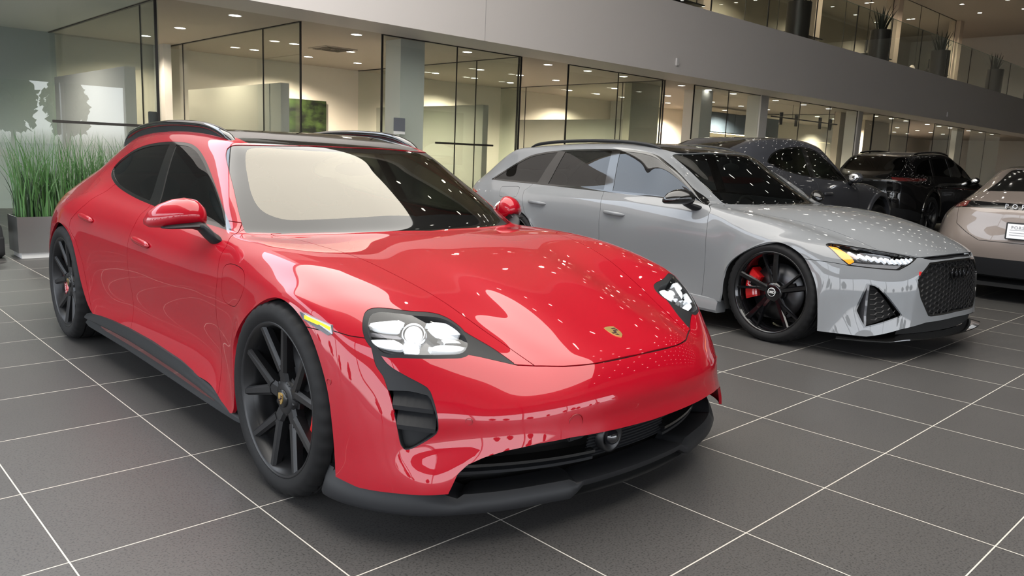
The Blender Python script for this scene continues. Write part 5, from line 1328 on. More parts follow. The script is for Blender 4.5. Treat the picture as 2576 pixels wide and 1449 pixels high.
    rooms = [(3.9, 4.9), (5.8, 9.2), (10.1, 13.6), (14.6, 18.0), (18.8, 23.6), (25.6, 29.5), (30.3, 34.0), (34.8, 39.5)]
    for ri, (x0, x1) in enumerate(rooms):
        nx = 2 if x1-x0 > 2 else 1
        for i in range(nx + (1 if x1-x0 > 3 else 0)):
            for y in (10.35, 12.35, 13.9):
                xx = x0 + (x1-x0)*((i+.5)/(nx + (1 if x1-x0 > 3 else 0)))
                downlight_at(xx, y, ZC, label='round recessed downlight in the taupe ceiling of the ground-floor offices', group='office ceiling downlights')
    for x, y in ((1.9, 10.8), (2.5, 13.0)):
        pass
    for i in range(12):
        for y in (9.9, 11.6, 14.6):
            downlight_at(13.2 + i*2.35, y, 8.3, label='round recessed downlight in the ceiling of the upper storey', group='upper storey downlights')
    for i in range(15):
        for j in range(9):
            downlight_at(8.1 + i*1.75, -6.9 + j*1.75, 8.6, label='round recessed downlight in the dark hall ceiling, mirrored in the car bonnets', group='hall downlights')
    def lamp(x, y, z, power, size, col=(1, .85, .66), ang=150):
        l = bpy.data.lights.new('office_lamp', 'SPOT'); l.energy = power; l.color = col; l.spot_size = math.radians(ang); l.spot_blend = .6; l.shadow_soft_size = size
        o = link(bpy.data.objects.new('office_lamp', l)); o.location = (x, y, z)
    for x0, x1 in rooms:
        lamp((x0+x1)/2, 12.3, ZC-.03, LAMP_E * (x1-x0) / 3.4, .07)
        lamp((x0+x1)/2, 14.3, ZC-.03, LAMP_E * .6 * (x1-x0) / 3.4, .07)
    lamp(1.6, 12.0, ZC-.03, LAMP_E*.22, .07, (1, .97, .92))
    for i in range(5): lamp(13.5 + 6.5*i, 14.8, 8.25, LAMP_E*.8, .08)
    for i in range(5): lamp(13.5 + 6.5*i, 10.8, 8.25, LAMP_E*.35, .08)

def build_world():
    w = bpy.data.worlds.new('World'); SC.world = w; w.use_nodes = True; nt = w.node_tree; N = nt.nodes; L = nt.links
    bg = N['Background']; tc = N.new('ShaderNodeTexCoord'); sp = N.new('ShaderNodeSeparateXYZ'); L.new(tc.outputs['Generated'], sp.inputs[0])
    cr = N.new('ShaderNodeValToRGB'); mr = N.new('ShaderNodeMapRange'); mr.inputs['From Min'].default_value = -1; L.new(sp.outputs['Z'], mr.inputs['Value']); L.new(mr.outputs[0], cr.inputs[0])
    E = cr.color_ramp.elements; E[0].position = .0; E[0].color = (.10, .10, .095, 1); E[1].position = 1; E[1].color = (.62, .74, .90, 1)
    for p, c in ((.495, (.16, .16, .15, 1)), (.505, (.95, .97, 1.0, 1)), (.60, (.86, .92, 1.0, 1))):
        e = E.new(p); e.color = c
    L.new(cr.outputs[0], bg.inputs[0]); bg.inputs[1].default_value = SKY_E

def build_trees():
    """row of trees outdoors, seen only as reflections in the office glass and the cars"""
    leaf = mat('tree_leaf', (.030, .055, .018), .7); bark = mat('bark', (.05, .04, .03), .8)
    rnd = random.Random(3)
    spots = [(-28+7*i+rnd.uniform(-3, 3), -62+rnd.uniform(-8, 8)) for i in range(18)] + [(-58+rnd.uniform(-8, 8), -40+9*i+rnd.uniform(-3, 3)) for i in range(10)]
    for i, (x, y) in enumerate(spots):
        h = rnd.uniform(4.0, 8.5)
        t = thing('tree', 'leafy tree outdoors, mirrored in the office glass', 'tree', (x, y, -.12), 0, 'trees outside')
        b = MB(); b.tube([(0, 0, 0), (.1, 0, h*.4), (0, .1, h*.7)], [.22, .16, .08], 8); b.build('trunk', bark, t)
        V, Fc = [], []; n_ = 0
        for k in range(1400):
            a = rnd.uniform(0, 6.28); z = rnd.uniform(.22, 1)*h; r = (1.15-abs(z/h-.52)*1.7)*h*.30*math.sqrt(rnd.random())*(.7+.3*math.sin(5*a+i)*math.sin(7*z/h))
            s_ = rnd.uniform(.14, .34); c = Vector((r*math.cos(a), r*math.sin(a), z)); q = Vector((rnd.gauss(0, 1), rnd.gauss(0, 1), rnd.gauss(0, 1))).normalized()
            u = q.orthogonal().normalized()*s_; v = q.cross(u)
            V += [c-u-v, c+u-v, c+u+v, c-u+v]; Fc.append((n_, n_+1, n_+2, n_+3)); n_ += 4
        b = MB(); b.add(V, Fc)
        b.build('crown', leaf, t, fix=False)
# ---------------------------------------------------------------- the cars further back
def far_car(name, label, net, loc, h, paint, kind, sz=1.0, dz=0.0, sy=1.0, R=.36, roof_black=True, rails=False):
    net = np.array(net, float).copy()
    net[..., 2] = net[..., 2]*sz + dz; net[..., 1] *= sy
    if kind == 'saloon':
        net[3, :, 0] += -.07*np.exp(-(net[3, :, 1]/.75)**4); net[4, :, 0] += -.06*np.exp(-(net[4, :, 1]/.75)**4)
        net[3, :6, 2] += .02
    car = thing(name, label, 'car', (*loc, 0), h)
    B = Body(Surf(net, step=.026, creases=[(15, 4)], sig=(1.2, 1.2)))
    wag = kind == 'suv'
    Z = lambda L: [(x, z*sz+dz) for x, z in L]
    if wag:
        gl = [(-.672,.935),(-1.25,.962),(-2.6,.983),(-3.30,.992),(-3.38,1.04),(-3.25,1.165),(-3.037,1.252),(-2.814,1.295),(-2.265,1.335),(-1.9,1.342),(-1.512,1.327),(-1.245,1.245),(-1.029,1.145)]
        pls = [[(-1.81,.9),(-1.70,.9),(-1.80,1.4),(-1.90,1.4)], [(-2.72,.9),(-2.62,.9),(-2.55,1.4),(-2.65,1.4)]]
        rear = [(-3.44,-.2),(-3.44,.50),(-3.50,.60),(-3.80,.58),(-3.92,-.2)]
        door = [[(-.62,.95),(-.59,.6),(-.58,.15),(-1.72,.15),(-1.745,.6),(-1.81,1.0)], [(-1.81,1.0),(-1.745,.6),(-1.72,.15),(-2.40,.15),(-2.60,.58),(-2.80,.85),(-2.80,1.0)]]
    else:
        gl = [(-.742,.885),(-1.22,.896),(-2.038,.940),(-2.50,.99),(-2.73,1.045),(-2.768,1.075),(-2.60,1.165),(-2.28,1.228),(-1.787,1.250),(-1.49,1.219),(-1.223,1.117)]
        pls = [[(-1.815,1.35),(-1.683,.945),(-1.66,.82),(-1.79,.82),(-1.82,.95),(-1.905,1.35)]]
        rear = [(-2.78,-.2),(-2.78,.36),(-2.86,.42),(-3.3,.43),(-3.60,.46),(-3.66,-.2)]
        door = [[(-.70,.9),(-.62,.79),(-.60,.5),(-.57,.15),(-1.70,.15),(-1.75,.5),(-1.79,.96)], [(-1.79,.96),(-1.75,.5),(-1.70,.15),(-2.30,.15),(-2.50,.52),(-2.66,.70),(-2.58,.86),(-2.43,1.0)]]
    B.op('front_door', 'xz', Z(door[0]), lambda x,y,z: (y > .6) & (z < 1.02*sz+dz), .003)
    B.op('rear_door', 'xz', Z(door[1]), lambda x,y,z: (y > .6) & (z < 1.04*sz+dz), .003)
    ws = [(-.40,-.2),(-.40,0),(-.45,.33*sy),(-.55,.57*sy),(-.66,.70*sy if wag else .765*sy),(-.96,.66*sy),(-1.22,.60*sy),(-1.20,.52*sy),(-1.13,.39*sy),(-1.09,0),(-1.09,-.2)]
    B.op('windscreen', 'xy', ws, lambda x,y,z: (z > .84*sz+dz) & (x < -.3) & (x > -1.5))
    if roof_black: B.op('roof_panel', 'xy', [(-1.12,-.2),(-1.12,0),(-1.2,.48),(-1.75,.52),(-2.6,.51),(-2.7,.40),(-2.72,-.2)], lambda x,y,z: z > 1.1*sz)
    B.op('rear_window', 'xy', smooth_poly(rear, 5, sharp=(0, len(rear)-1)), lambda x,y,z: (z > 1.0*sz+dz) & (x < -2.5))
    g = smooth_poly(Z(gl), 5, sharp=(0,))
    B.op('window_trim', 'xz', g, lambda x,y,z: (y > .5) & (z > .86*sz+dz))
    B.op('side_window', 'xz', g, lambda x,y,z: (y > .5) & (z > .86*sz+dz), inset=.02)
    for p in pls: B.op('window_trim', 'xz', Z(p), lambda x,y,z: (y > .5) & (z > .87*sz+dz), on=['side_window'])
    B.op('cutaway', 'xz', [(-2.62,.0),(-2.50,.24*sz),(-1.6,.27*sz),(-.8,.25*sz),(-.44,.20*sz),(-.3,.1),(-.3,-.2),(-2.62,-.2)], lambda x,y,z: y > .6)
    zl = {'saloon': .935, 'coupe': .885, 'suv': .93}[kind]*sz + dz
    B.op('rear_bumper', 'yz', [(-.2,.0),(-.2,.44*sz+dz),(.55,.44*sz+dz),(.86,.41*sz+dz),(.93,.36*sz+dz),(1.0,.3),(1.0,0)], lambda x,y,z: x < -3.25)
    B.op('light_bar', 'yz', [(-.2,zl+.03),(.50,zl+.03),(.70,zl+.035),(.83,zl+.03),(.90,zl+.005),(.86,zl-.045),(.70,zl-.05),(.52,zl-.028),(-.2,zl-.028)], lambda x,y,z: x < -3.1)
    B.op('rear_lamp', 'yz', [(.56,zl+.026),(.83,zl+.022),(.885,zl),(.85,zl-.038),(.70,zl-.043),(.58,zl-.025)], lambda x,y,z: x < -3.1)
    B.op('tailgate', 'yz', [(-.2,.60*sz+dz),(.40,.60*sz+dz),(.52,.66*sz+dz),(.64,.74*sz+dz),(.66,zl-.05),(.60,zl+.5),(-.2,zl+.5)], lambda x,y,z: x < -3.3, .003, on=['body'])
    B.cut()
    blk_g = mat('gloss_black', (.006, .006, .006), .08, coat=.6); blk_m = mat('satin_black_plastic', (.011, .0115, .013), .45, spec=.28)
    sg = glass_mat('tinted_glass', (.10, .11, .11), 1.5, .92)
    panel_object('body_shell', B.get('body'), paint, car, .012)
    panel_object('tailgate', B.get('tailgate'), paint, car, .012)
    for nm in ('front_door', 'rear_door'):
        for sd in (-1, 1): panel_object(nm, B.get(nm, sd), paint, car, .012)
    for u in B.get('gap').pieces(): panel_object('panel_seal', u, mat('seal_grey', (.01, .01, .01), .7), car, 0, .006)
    panel_object('windscreen', B.get('windscreen'), sg, car, 0, .003)
    if roof_black: panel_object('roof_panel', B.get('roof_panel'), blk_g, car, .01, .001)
    panel_object('rear_window', B.get('rear_window'), sg if wag else blk_g, car, .008, .002)
    panel_object('rear_bumper', B.get('rear_bumper'), blk_m, car, .01)
    panel_object('light_bar', B.get('light_bar'), blk_g, car, .01, -.002, 'black light bar across the tail')
    for sd in (-1, 1):
        panel_object('rear_lamp', B.get('rear_lamp', sd), mat('lamp_red_dark', (.10, .008, .008), .10, coat=1), car, .01, -.004, 'dark red tail lamp')
        panel_object('window_trim', B.get('window_trim', sd), blk_g, car, .008, .001)
        t = B.get('side_window', sd); c = t.cent()[:, 0]
        panel_object('front_side_window', t.sub(c > -1.76), sg, car, 0, .004); panel_object('rear_side_window', t.sub(c <= -1.76), sg, car, 0, .004)
        m = MB(); rings = []
        zc = .94*sz+dz
        for yy, cx, hx, hz in [(.86,-.84,.02,.03),(.90,-.85,.08,.07),(.97,-.87,.09,.075),(1.03,-.90,.075,.06),(1.075,-.93,.02,.02)]:
            rings.append([(cx+hx*math.cos(a), sd*yy*sy, zc+hz*math.sin(a)) for a in np.linspace(0, 2*math.pi, 16, endpoint=False)])
        m.loft(rings); mo_ = m.build('door_mirror', paint, car)
        b = MB(); b.ball((-.975, sd*.97*sy, zc), (.012, .075, .055)); b.build('mirror_glass', mat('mirror_silver', (.8, .8, .8), .03, 1.0), mo_)
        b = MB(); b.tube([(-.80, sd*.84*sy, zc-.10), (-.84, sd*.90*sy, zc-.05)], .03, 8); b.build('mirror_arm', blk_m, mo_)
        for (xa, za) in ((-1.56, .755), (-2.46, .80)):
            hb = MB(); z0 = za*sz+dz; yy = .925*sy + (.02 if xa < -2 else 0)
            hb.loft([[(xa+u, sd*(yy+.012+.018*(1-(u/.13)**4)*math.cos(a)), z0+.018*math.sin(a)) for a in np.linspace(0, 2*math.pi, 10, endpoint=False)] for u in np.linspace(-.125, .125, 9)])
            hb.build('door_handle', paint, car)
        if wag or kind == 'coupe':
            # matt wheel-arch lips
            for cx in (0.0, -2.904 if not wag else -2.93):
                zc2 = .36*sz+dz; q = MB(); rr = []
                for a in np.linspace(math.radians(-12), math.radians(192), 30):
                    rr.append([(cx+r_*math.cos(a), sd*(yy2)*sy, zc2+r_*math.sin(a)*sz*.98) for r_, yy2 in ((.372,.90),(.372,.975),(.382,.985),(.425,.972),(.43,.95))])
                q.loft(rr); q.build('arch_lip', paint if kind == 'coupe' else blk_g, car, auto=.6)
    if rails:
        for sd in (-1, 1):
            S = smooth3([(x, y, z*sz+dz) for x, y, z in [(-1.42,.555,1.368),(-1.55,.56,1.40),(-1.85,.572,1.422),(-2.3,.578,1.424),(-2.8,.574,1.405),(-3.05,.57,1.38),(-3.15,.566,1.355)]], 4)
            r = MB(); r.tube([(x, sd*y*sy, z) for x, y, z in S], [.008+.018*min(1, i/4, (len(S)-1-i)/4) for i in range(len(S))], 10, flat=(.8, .8)); r.build('roof_rail', blk_g, car)
    fl = MB(); fl.box((-3.85, -.78, .16+dz), (.6, .78, .20+dz)); fl.build('underbody_tray', mat('liner_black', (.006, .006, .006), .8), car)
    def cap(ty, M, f):
        b = MB(); b.lathe([(0, f+.004), (.03, f+.004), (.034, f-.01)], 20, M=M); b.build('hub_cap', mat('cap_black', (.012, .012, .012), .25), ty)
    wb = -2.93 if wag else -2.904
    for x, y in ((0, .835), (0, -.835), (wb, .82), (wb, -.82)):
        wheel(car, 'wheel', x, y*sy, R, .27, R*.76, 'vspoke', None, mat('satin_black_rim', (.012, .012, .013), .33, .2), cap, mat('caliper_grey', (.05, .05, .05), .4))
    wheel_house(car, 0.0, .40, .58, .93, .36*sz+dz); wheel_house(car, wb, .40, .58, .93, .36*sz+dz)
    cabin(car, -.46, (sz-1)*.9+dz, wheel_y=.36)
    return car, zl

def letters(parent, txt, M, size, gap, m, name):
    """widely spaced raised letters, one part"""
    ob = []
    cu = bpy.data.curves.new(name, 'FONT'); cu.body = txt; cu.size = size; cu.extrude = .003; cu.align_x = 'CENTER'; cu.align_y = 'CENTER'; cu.space_character = gap; cu.resolution_u = 2
    o = bpy.data.objects.new(name+'_t', cu); COL.objects.link(o); dg = bpy.context.evaluated_depsgraph_get()
    me = bpy.data.meshes.new_from_object(o.evaluated_get(dg)); bpy.data.objects.remove(o); bpy.data.curves.remove(cu)
    for v in me.vertices: v.co = M @ v.co
    me.materials.clear(); me.materials.append(m); me.name = name
    return link(bpy.data.objects.new(name, me), parent)

def build_far_cars():
    metal = mat('letter_silver', (.55, .55, .56), .25, .9)
    taupe = mat('taupe_paint', (.21, .175, .155), .40, .3, coat=1, coat_rough=.015, spec=.2)
    car, zl = far_car('saloon_car', 'champagne taupe fastback car seen from behind, spaced lettering on its tail', taycan_net(), (12.15, 1.62), .06, taupe, 'saloon', 1.03, .0, R=.36)
    # local tail faces -x: text frame with x to the right as read from behind
    def tail_frame(x, y, z, tilt=0.0):
        return Matrix(((0, math.sin(tilt)*0, -1, x), (-1, 0, 0, y), (0, 1, 0, z), (0, 0, 0, 1)))
    letters(car, 'PORSCHE', tail_frame(-3.995, 0, zl+.002), .062, 1.9, metal, 'tail_lettering')
    pf = MB(); pf.box((-4.10, -.165, .655), (-4.075, .165, .82), bev=.006); p = pf.build('number_plate', mat('plate_frame_black', (.01, .01, .01), .4), car)
    pp = MB(); pp.box((-4.104, -.150, .668), (-4.095, .150, .806)); pp.build('plate_face', mat('plate_white', (.78, .79, .80), .4), p)
    grey = mat('plate_grey', (.30, .30, .32), .5)
    letters(p, 'PORSCHE', tail_frame(-4.106, .02, .772), .042, 1.15, grey, 'plate_lettering')
    ln = MB()
    for z, a, b_ in ((.748, -.13, .13), (.722, -.02, .13), (.700, -.13, .13)):
        ln.box((-4.1055, a, z-.003), (-4.104, b_, z+.003))
    ln.build('plate_small_print', grey, p)
    car, _ = far_car('coupe_suv', 'dark grey coupe suv with sloping roof, parked behind the grey estate car', taycan_net(), (11.25, 4.95), -.02, mat('slate_paint', (.045, .047, .055), .42, coat=1, coat_rough=.015, spec=.1), 'coupe', 1.2, .02, R=.385)
    car, _ = far_car('suv', 'black suv seen from behind with gloss black roof rails, beyond the dark grey coupe suv', wagon_net(), (19.6, 5.85), -.06, mat('black_paint', (.003, .003, .0035), .3, coat=1, coat_rough=.012, spec=.05), 'suv', 1.14, .05, sy=1.0, R=.39, rails=True)
    car, _ = far_car('suv', 'dark silver roofed suv showing only its roof above the taupe car', wagon_net(), (23.6, 3.35), -.06, mat('graphite_paint', (.05, .05, .053), .4, coat=1, coat_rough=.02, spec=.1), 'suv', 1.13, .05, R=.39)

# ---------------------------------------------------------------- planters, chair, office things
def build_furnishing():
    steel = mat('brushed_steel', (.36, .37, .36), .32, .9)
    t = thing('planter_box', 'brushed steel planter box full of tall green grass, behind the red car at the left', 'planter', (1.26, 8.56, 0), 0.0)
    b = MB(); L, W, H = 1.6, .42, .43
    b.box((0, 0, .06), (L, .012, H)); b.box((0, W-.012, .06), (L, W, H)); b.box((0, .012, .06), (.012, W-.012, H)); b.box((L-.012, .012, .06), (L, W-.012, H)); b.box((.012, .012, .08), (L-.012, W-.012, .10))
    b.build('box', steel, t)
    b = MB(); b.box((.03, .03, 0), (L-.03, W-.03, .06)); b.build('plinth', mat('plinth_white', (.75, .75, .73), .5), t)
    b = MB(); b.box((.012, .012, .10), (L-.012, W-.012, H-.03)); b.build('soil', mat('soil_dark', (.02, .017, .013), .9), t)
    rnd = random.Random(5)
    for nm, cols, n in (('grass_blades', (.065, .17, .045), 620), ('grass_blades', (.11, .20, .085), 330), ('dark_grass_blades', (.012, .03, .012), 330)):
        b = MB(); V, Fc = [], []
        for i in range(n):
            x, y = rnd.uniform(.04, L-.04), rnd.uniform(.05, W-.05); a = rnd.uniform(0, 6.28)
            h = rnd.uniform(.45, 1.0) if nm[0] == 'g' else rnd.uniform(.3, .62); lean = abs(rnd.gauss(0, .16)) + .02; w = rnd.uniform(.0035, .008)
            if rnd.random() < .05: lean += .35
            q = len(V); ns = 7; sx, sy = -math.sin(a+1.2)*w, math.cos(a+1.2)*w
            for k in range(ns+1):
                u = k/ns; d = lean*h*u**2.1; zz = H-.04 + h*(u - .28*lean*u**3)
                px, py = x+d*math.cos(a), y+d*math.sin(a); ww = (1-u**2.2)
                V += [(px-sx*ww, py-sy*ww, zz), (px+sx*ww, py+sy*ww, zz)]
            for k in range(ns): Fc.append((q+2*k, q+2*k+1, q+2*k+3, q+2*k+2))
        b.add(V, Fc, True); o = b.build(nm, mat('grass_%.2f' % cols[0], cols, .5), t, fix=False)
        o['kind'] = 'stuff'
    # armchair and rucksack at the left edge
    blk = mat('black_leather', (.012, .012, .013), .42)
    t = thing('armchair', 'black leather armchair beside the steel planter at the left edge', 'armchair', (.72, 9.35, 0), -.25)
    for nm, lo, hi in (('seat', (-.36, -.34, .26), (.36, .30, .43)), ('backrest', (-.36, .24, .36), (.36, .42, .80)), ('armrest', (-.44, -.34, .2), (-.34, .40, .60)), ('armrest', (.34, -.34, .2), (.44, .40, .60))):
        b = MB(); b.box(lo, hi, bev=.035); b.build(nm, blk, t, auto=.9)
    for sx in (-1, 1):
        for sy in (-1, 1):
            b = MB(); b.tube([(sx*.36, .03+sy*.33, 0), (sx*.36, .03+sy*.33, .27)], .014, 8); b.build('leg', mat('chrome', (.7, .7, .7), .12, 1), t)
    t = thing('rucksack', 'dark grey rucksack standing on the floor in front of the black armchair', 'bag', (1.02, 8.78, 0), .3)
    b = MB(); rings = []
    for z, e in ((0, .8), (.03, 1), (.2, 1.0), (.32, .92), (.38, .6), (.395, .2)):
        rings.append([(e*.15*math.copysign(abs(math.cos(a))**.6, math.cos(a)), e*.11*math.copysign(abs(math.sin(a))**.6, math.sin(a)), z) for a in np.linspace(0, 2*math.pi, 20, endpoint=False)])
    b.loft(rings); b.build('bag_body', mat('bag_fabric', (.025, .026, .028), .8), t)
    b = MB(); b.loft([[(x, -.105-.045*e, z) for x, e, z in ((-.11, .3, z0), (-.10, 1, z0), (.10, 1, z0), (.11, .3, z0))] for z0 in (.04, .08, .20, .22)]); b.build('front_pocket', mat('bag_fabric', (.025, .026, .028), .8), t)
    b = MB(); b.tube([(-.04, .02, .38), (-.03, .02, .43), (.03, .02, .43), (.04, .02, .38)], .008, 6); b.build('carry_handle', mat('strap_black', (.01, .01, .01), .7), t)
    # framed photograph on the office wall
    m = bpy.data.materials.new('photo_print'); m.use_nodes = True; nt = m.node_tree; N = nt.nodes; L_ = nt.links
    tc = N.new('ShaderNodeTexCoord'); sp = N.new('ShaderNodeSeparateXYZ'); L_.new(tc.outputs['Generated'], sp.inputs[0])
    nz = N.new('ShaderNodeTexNoise'); nz.inputs['Scale'].default_value = 9; nz.inputs['Detail'].default_value = 8; L_.new(tc.outputs['Generated'], nz.inputs['Vector'])
    c1 = N.new('ShaderNodeValToRGB'); L_.new(nz.outputs['Fac'], c1.inputs[0]); c1.color_ramp.elements[0].position = .4; c1.color_ramp.elements[0].color = (.003, .005, .003, 1); c1.color_ramp.elements[1].position = .75; c1.color_ramp.elements[1].color = (.05, .09, .02, 1)
    c2 = N.new('ShaderNodeValToRGB'); L_.new(sp.outputs['Z'], c2.inputs[0]); c2.color_ramp.interpolation = 'CONSTANT'; c2.color_ramp.elements[0].color = (.17, .13, .11, 1); c2.color_ramp.elements[1].position = .40; c2.color_ramp.elements[1].color = (1, 1, 1, 1)
    gt = N.new('ShaderNodeMath'); gt.operation = 'GREATER_THAN'; gt.inputs[1].default_value = .38; L_.new(sp.outputs['Z'], gt.inputs[0])
    mx = N.new('ShaderNodeMix'); mx.data_type = 'RGBA'; L_.new(gt.outputs[0], mx.inputs['Factor']); mx.inputs['A'].default_value = (.16, .12, .10, 1); L_.new(c1.outputs[0], mx.inputs['B'])
    L_.new(mx.outputs['Result'], N['Principled BSDF'].inputs['Base Color'])
    t = thing('wall_picture', 'large unframed photograph of a pale car on a forest road, on the office back wall', 'picture', (6.4, 15.30, .95), 0)
    b = MB(); b.box((0, -.03, 0), (2.30, .045, 1.32)); b.build('print', m, t)
    b = MB(); rings = []
    for x, z, hz in ((.30, .30, .01), (.32, .31, .10), (.55, .33, .14), (.85, .36, .20), (1.05, .34, .16), (1.22, .30, .12), (1.30, .27, .05), (1.32, .26, .01)):
        rings.append([(x, -.034, z-hz), (x, -.032, z-hz), (x, -.032, z+hz), (x, -.034, z+hz)])
    b.loft(rings, smooth=False); b.build('printed_car', mat('print_white', (.62, .62, .58), .5), t)
    b = MB(); b.box((.40, -.036, .20), (1.30, -.034, .225)); b.box((1.10, -.036, .12), (1.25, -.034, .18)); b.build('printed_shadow', mat('print_black', (.02, .02, .02), .5), t)
    # small fittings on the fascia and by the doors
    for i, (x, z) in enumerate(((13.08, 3.20), (28.9, 3.18))):
        b = MB(); b.box((x-.045, YF-.035, z-.02), (x+.045, YF+.001, z+.13), bev=.006)
        tag(b.build('motion_sensor', mat('sensor_white', (.60, .58, .58), .4)), ('nearer' if i == 0 else 'farther')+' small white sensor box low on the white fascia', 'sensor')
    t = thing('door_sign', 'grey and white room sign on the glass beside the white column', 'sign', (6.80, YG-.02, 1.56), 0)
    b = MB(); b.box((0, -.006, 0), (.22, .004, .21), bev=.002); b.build('sign_face', mat('sign_grey', (.14, .15, .17), .4), t)
    b = MB(); b.box((0, -.007, -.045), (.22, .004, -.002), bev=.002); b.build('sign_strip', mat('sign_white', (.75, .75, .74), .4), t)
    b = MB(); b.box((11.10, YG-.03, 1.18), (11.30, YG-.015, 1.52), bev=.003); tag(b.build('door_sign', mat('sign_dark', (.06, .06, .065), .4)), 'small dark room sign on the glass above the grey estate car roof', 'sign')
    b = MB(); b.box((1.18, YG-.045, 1.36), (1.30, YG-.012, 1.46), bev=.006); cr = tag(b.build('card_reader', mat('sign_dark', (.06, .06, .065), .4)), 'small dark card reader with lit screen at the left edge of the glass', 'card reader')
    b = MB(); b.box((1.205, YG-.047, 1.385), (1.275, YG-.044, 1.44)); b.build('screen', mat('screen_blue', (.10, .11, .2), .2, emit=(.25, .28, .6), estr=.5), cr)
    b = MB(); b.box((3.10, 10.02, 1.40), (3.19, 10.10, 1.62), bev=.006); tag(b.build('wall_speaker', mat('sign_dark', (.06, .06, .065), .4)), 'dark control box on the glass corner above the red car roof rail', 'control box')
    # long dark door pulls
    for x0, x1, z in ((1.95, 2.98, 1.43), (7.62, 8.92, 1.41)):
        t = thing('door_pull', 'long dark horizontal bar across the glass ' + ('behind the grass planter' if x0 < 3 else 'right of the white column'), 'door handle', (x0, YG-.05, z), 0)
        b = MB(); b.box((0, -.012, -.016), (x1-x0, .012, .016), bev=.003); b.build('bar', mat('bar_dark', (.05, .045, .04), .35, .5), t)
        for u in (.08, .92):
            b = MB(); b.tube([((x1-x0)*u, 0, 0), ((x1-x0)*u, .045, 0)], .008, 8); b.build('mount', mat('chrome', (.7, .7, .7), .12, 1), t)
    # kitchenette: dark wall cabinet over a lit splashback
    t = thing('wall_cabinet', 'dark wall cabinet over a lit splashback in the far office', 'cabinet', (20.9, 13.2, 0), 0)
    b = MB(); b.box((0, 0, 2.22), (4.3, .4, 2.85), bev=.004); b.build('cabinet_body', mat('cab_dark', (.02, .02, .024), .3), t)
    for k in range(3):
        b = MB(); b.box((.03+1.42*k, -.015, 2.24), (1.42+1.42*k, 0, 2.83), bev=.003); b.build('door', mat('cab_blue', (.09, .12, .16), .25), t)
    b = MB(); b.box((0, .34, 1.2), (4.3, .4, 2.22)); b.build('splashback', mat('splash_white', (.75, .68, .55), .35), t)
    b = MB(); b.box((.1, .05, 2.205), (4.2, .10, 2.22)); b.build('light_strip', mat('strip_glow', (1, 1, 1), .5, emit=(1, .82, .52), estr=14), t)
    b = MB(); b.box((0, -.2, 0), (4.3, .34, 1.2), bev=.004); b.build('base_unit', mat('cab_white', (.6, .57, .52), .4), t)
    t = thing('track_light', 'black ceiling track with four spot heads hanging in the far office', 'track light', (19.9, 10.6, 2.62), 0)
    b = MB(); b.box((0, -.02, -.015), (4.1, .02, .015)); b.build('rail', mat('track_black', (.01, .01, .01), .4), t)
    for k, x in enumerate((.55, 1.45, 2.95, 3.65)):
        b = MB(); b.tube([(x, 0, .02), (x, 0, .14)], .05, 10); b.build('spot_head', mat('track_black', (.01, .01, .01), .4), t)
        b = MB(); b.tube([(x, 0, -.20), (x, 0, -.02)], .045, 10); b.build('spot_head', mat('track_black', (.01, .01, .01), .4), t)
    for x in (1.2, 3.9):
        b = MB(); b.tube([(x, 0, 0), (x, 0, .39)], .006, 6); b.build('hanger', mat('track_black', (.01, .01, .01), .4), t)
    # air grille in the office ceiling
    t = thing('ceiling_vent', 'square air vent in the office ceiling above the picture', 'ceiling vent', (7.1, 12.3, ZC), 0)
    b = MB(); b.box((-.32, -.32, -.012), (.32, .32, 0)); b.build('vent_frame', mat('vent_taupe', (.34, .31, .27), .6), t)
    b = MB()
    for k in range(4):
        r = .26-.06*k
        for lo, hi in (((-r, -r), (r, -r+.02)), ((-r, r-.02), (r, r)), ((-r, -r), (-r+.02, r)), ((r-.02, -r), (r, r))): b.box((*lo, -.02), (*hi, -.012))
    b.build('vent_slats', mat('vent_dark', (.12, .105, .09), .7), t)
    # upper storey: drum planters with stiff leaves, desks with screens
    drum = mat('drum_dark', (.055, .05, .05), .3, .5); leaf = mat('snake_leaf', (.012, .02, .014), .5)
    rnd = random.Random(11)
    for i, (x, lab) in enumerate(((19.45, 'nearest tall dark drum planter with stiff dark leaves behind the balcony glass'), (24.7, 'second tall dark drum planter along the balcony, beside a framed screen'), (29.9, 'third tall dark drum planter along the balcony, under the wall screen'), (36.2, 'farthest tall dark drum planter along the balcony, near the corner'))):
        t = thing('drum_planter', lab, 'planter', (x, 9.85, ZT), 0, None)
        b = MB(); b.lathe([(0, 0), (.27, 0), (.30, .02), (.31, 1.08), (.29, 1.08), (.28, 1.0), (0, 1.0)], 32, 'z'); b.build('drum', drum, t, auto=.6)
        b = MB(); V, Fc = [], []
        for k in range(26):
            a = rnd.uniform(0, 6.28); h = rnd.uniform(.35, .85); r0 = rnd.uniform(.02, .16); ln = rnd.uniform(.05, .38); q = len(V); w = .035
            for s_ in range(6):
                u = s_/5; px, py = (r0+ln*u**1.5)*math.cos(a), (r0+ln*u**1.5)*math.sin(a); ww = w*(1-u**3)*(.6+.8*u*(1-u))
                V += [(px-ww*math.sin(a), py+ww*math.cos(a), 1.0+h*u), (px+ww*math.sin(a), py-ww*math.cos(a), 1.0+h*u)]
            for s_ in range(5): Fc.append((q+2*s_, q+2*s_+1, q+2*s_+3, q+2*s_+2))
        b.add(V, Fc, True); b.build('leaves', leaf, t, fix=False)
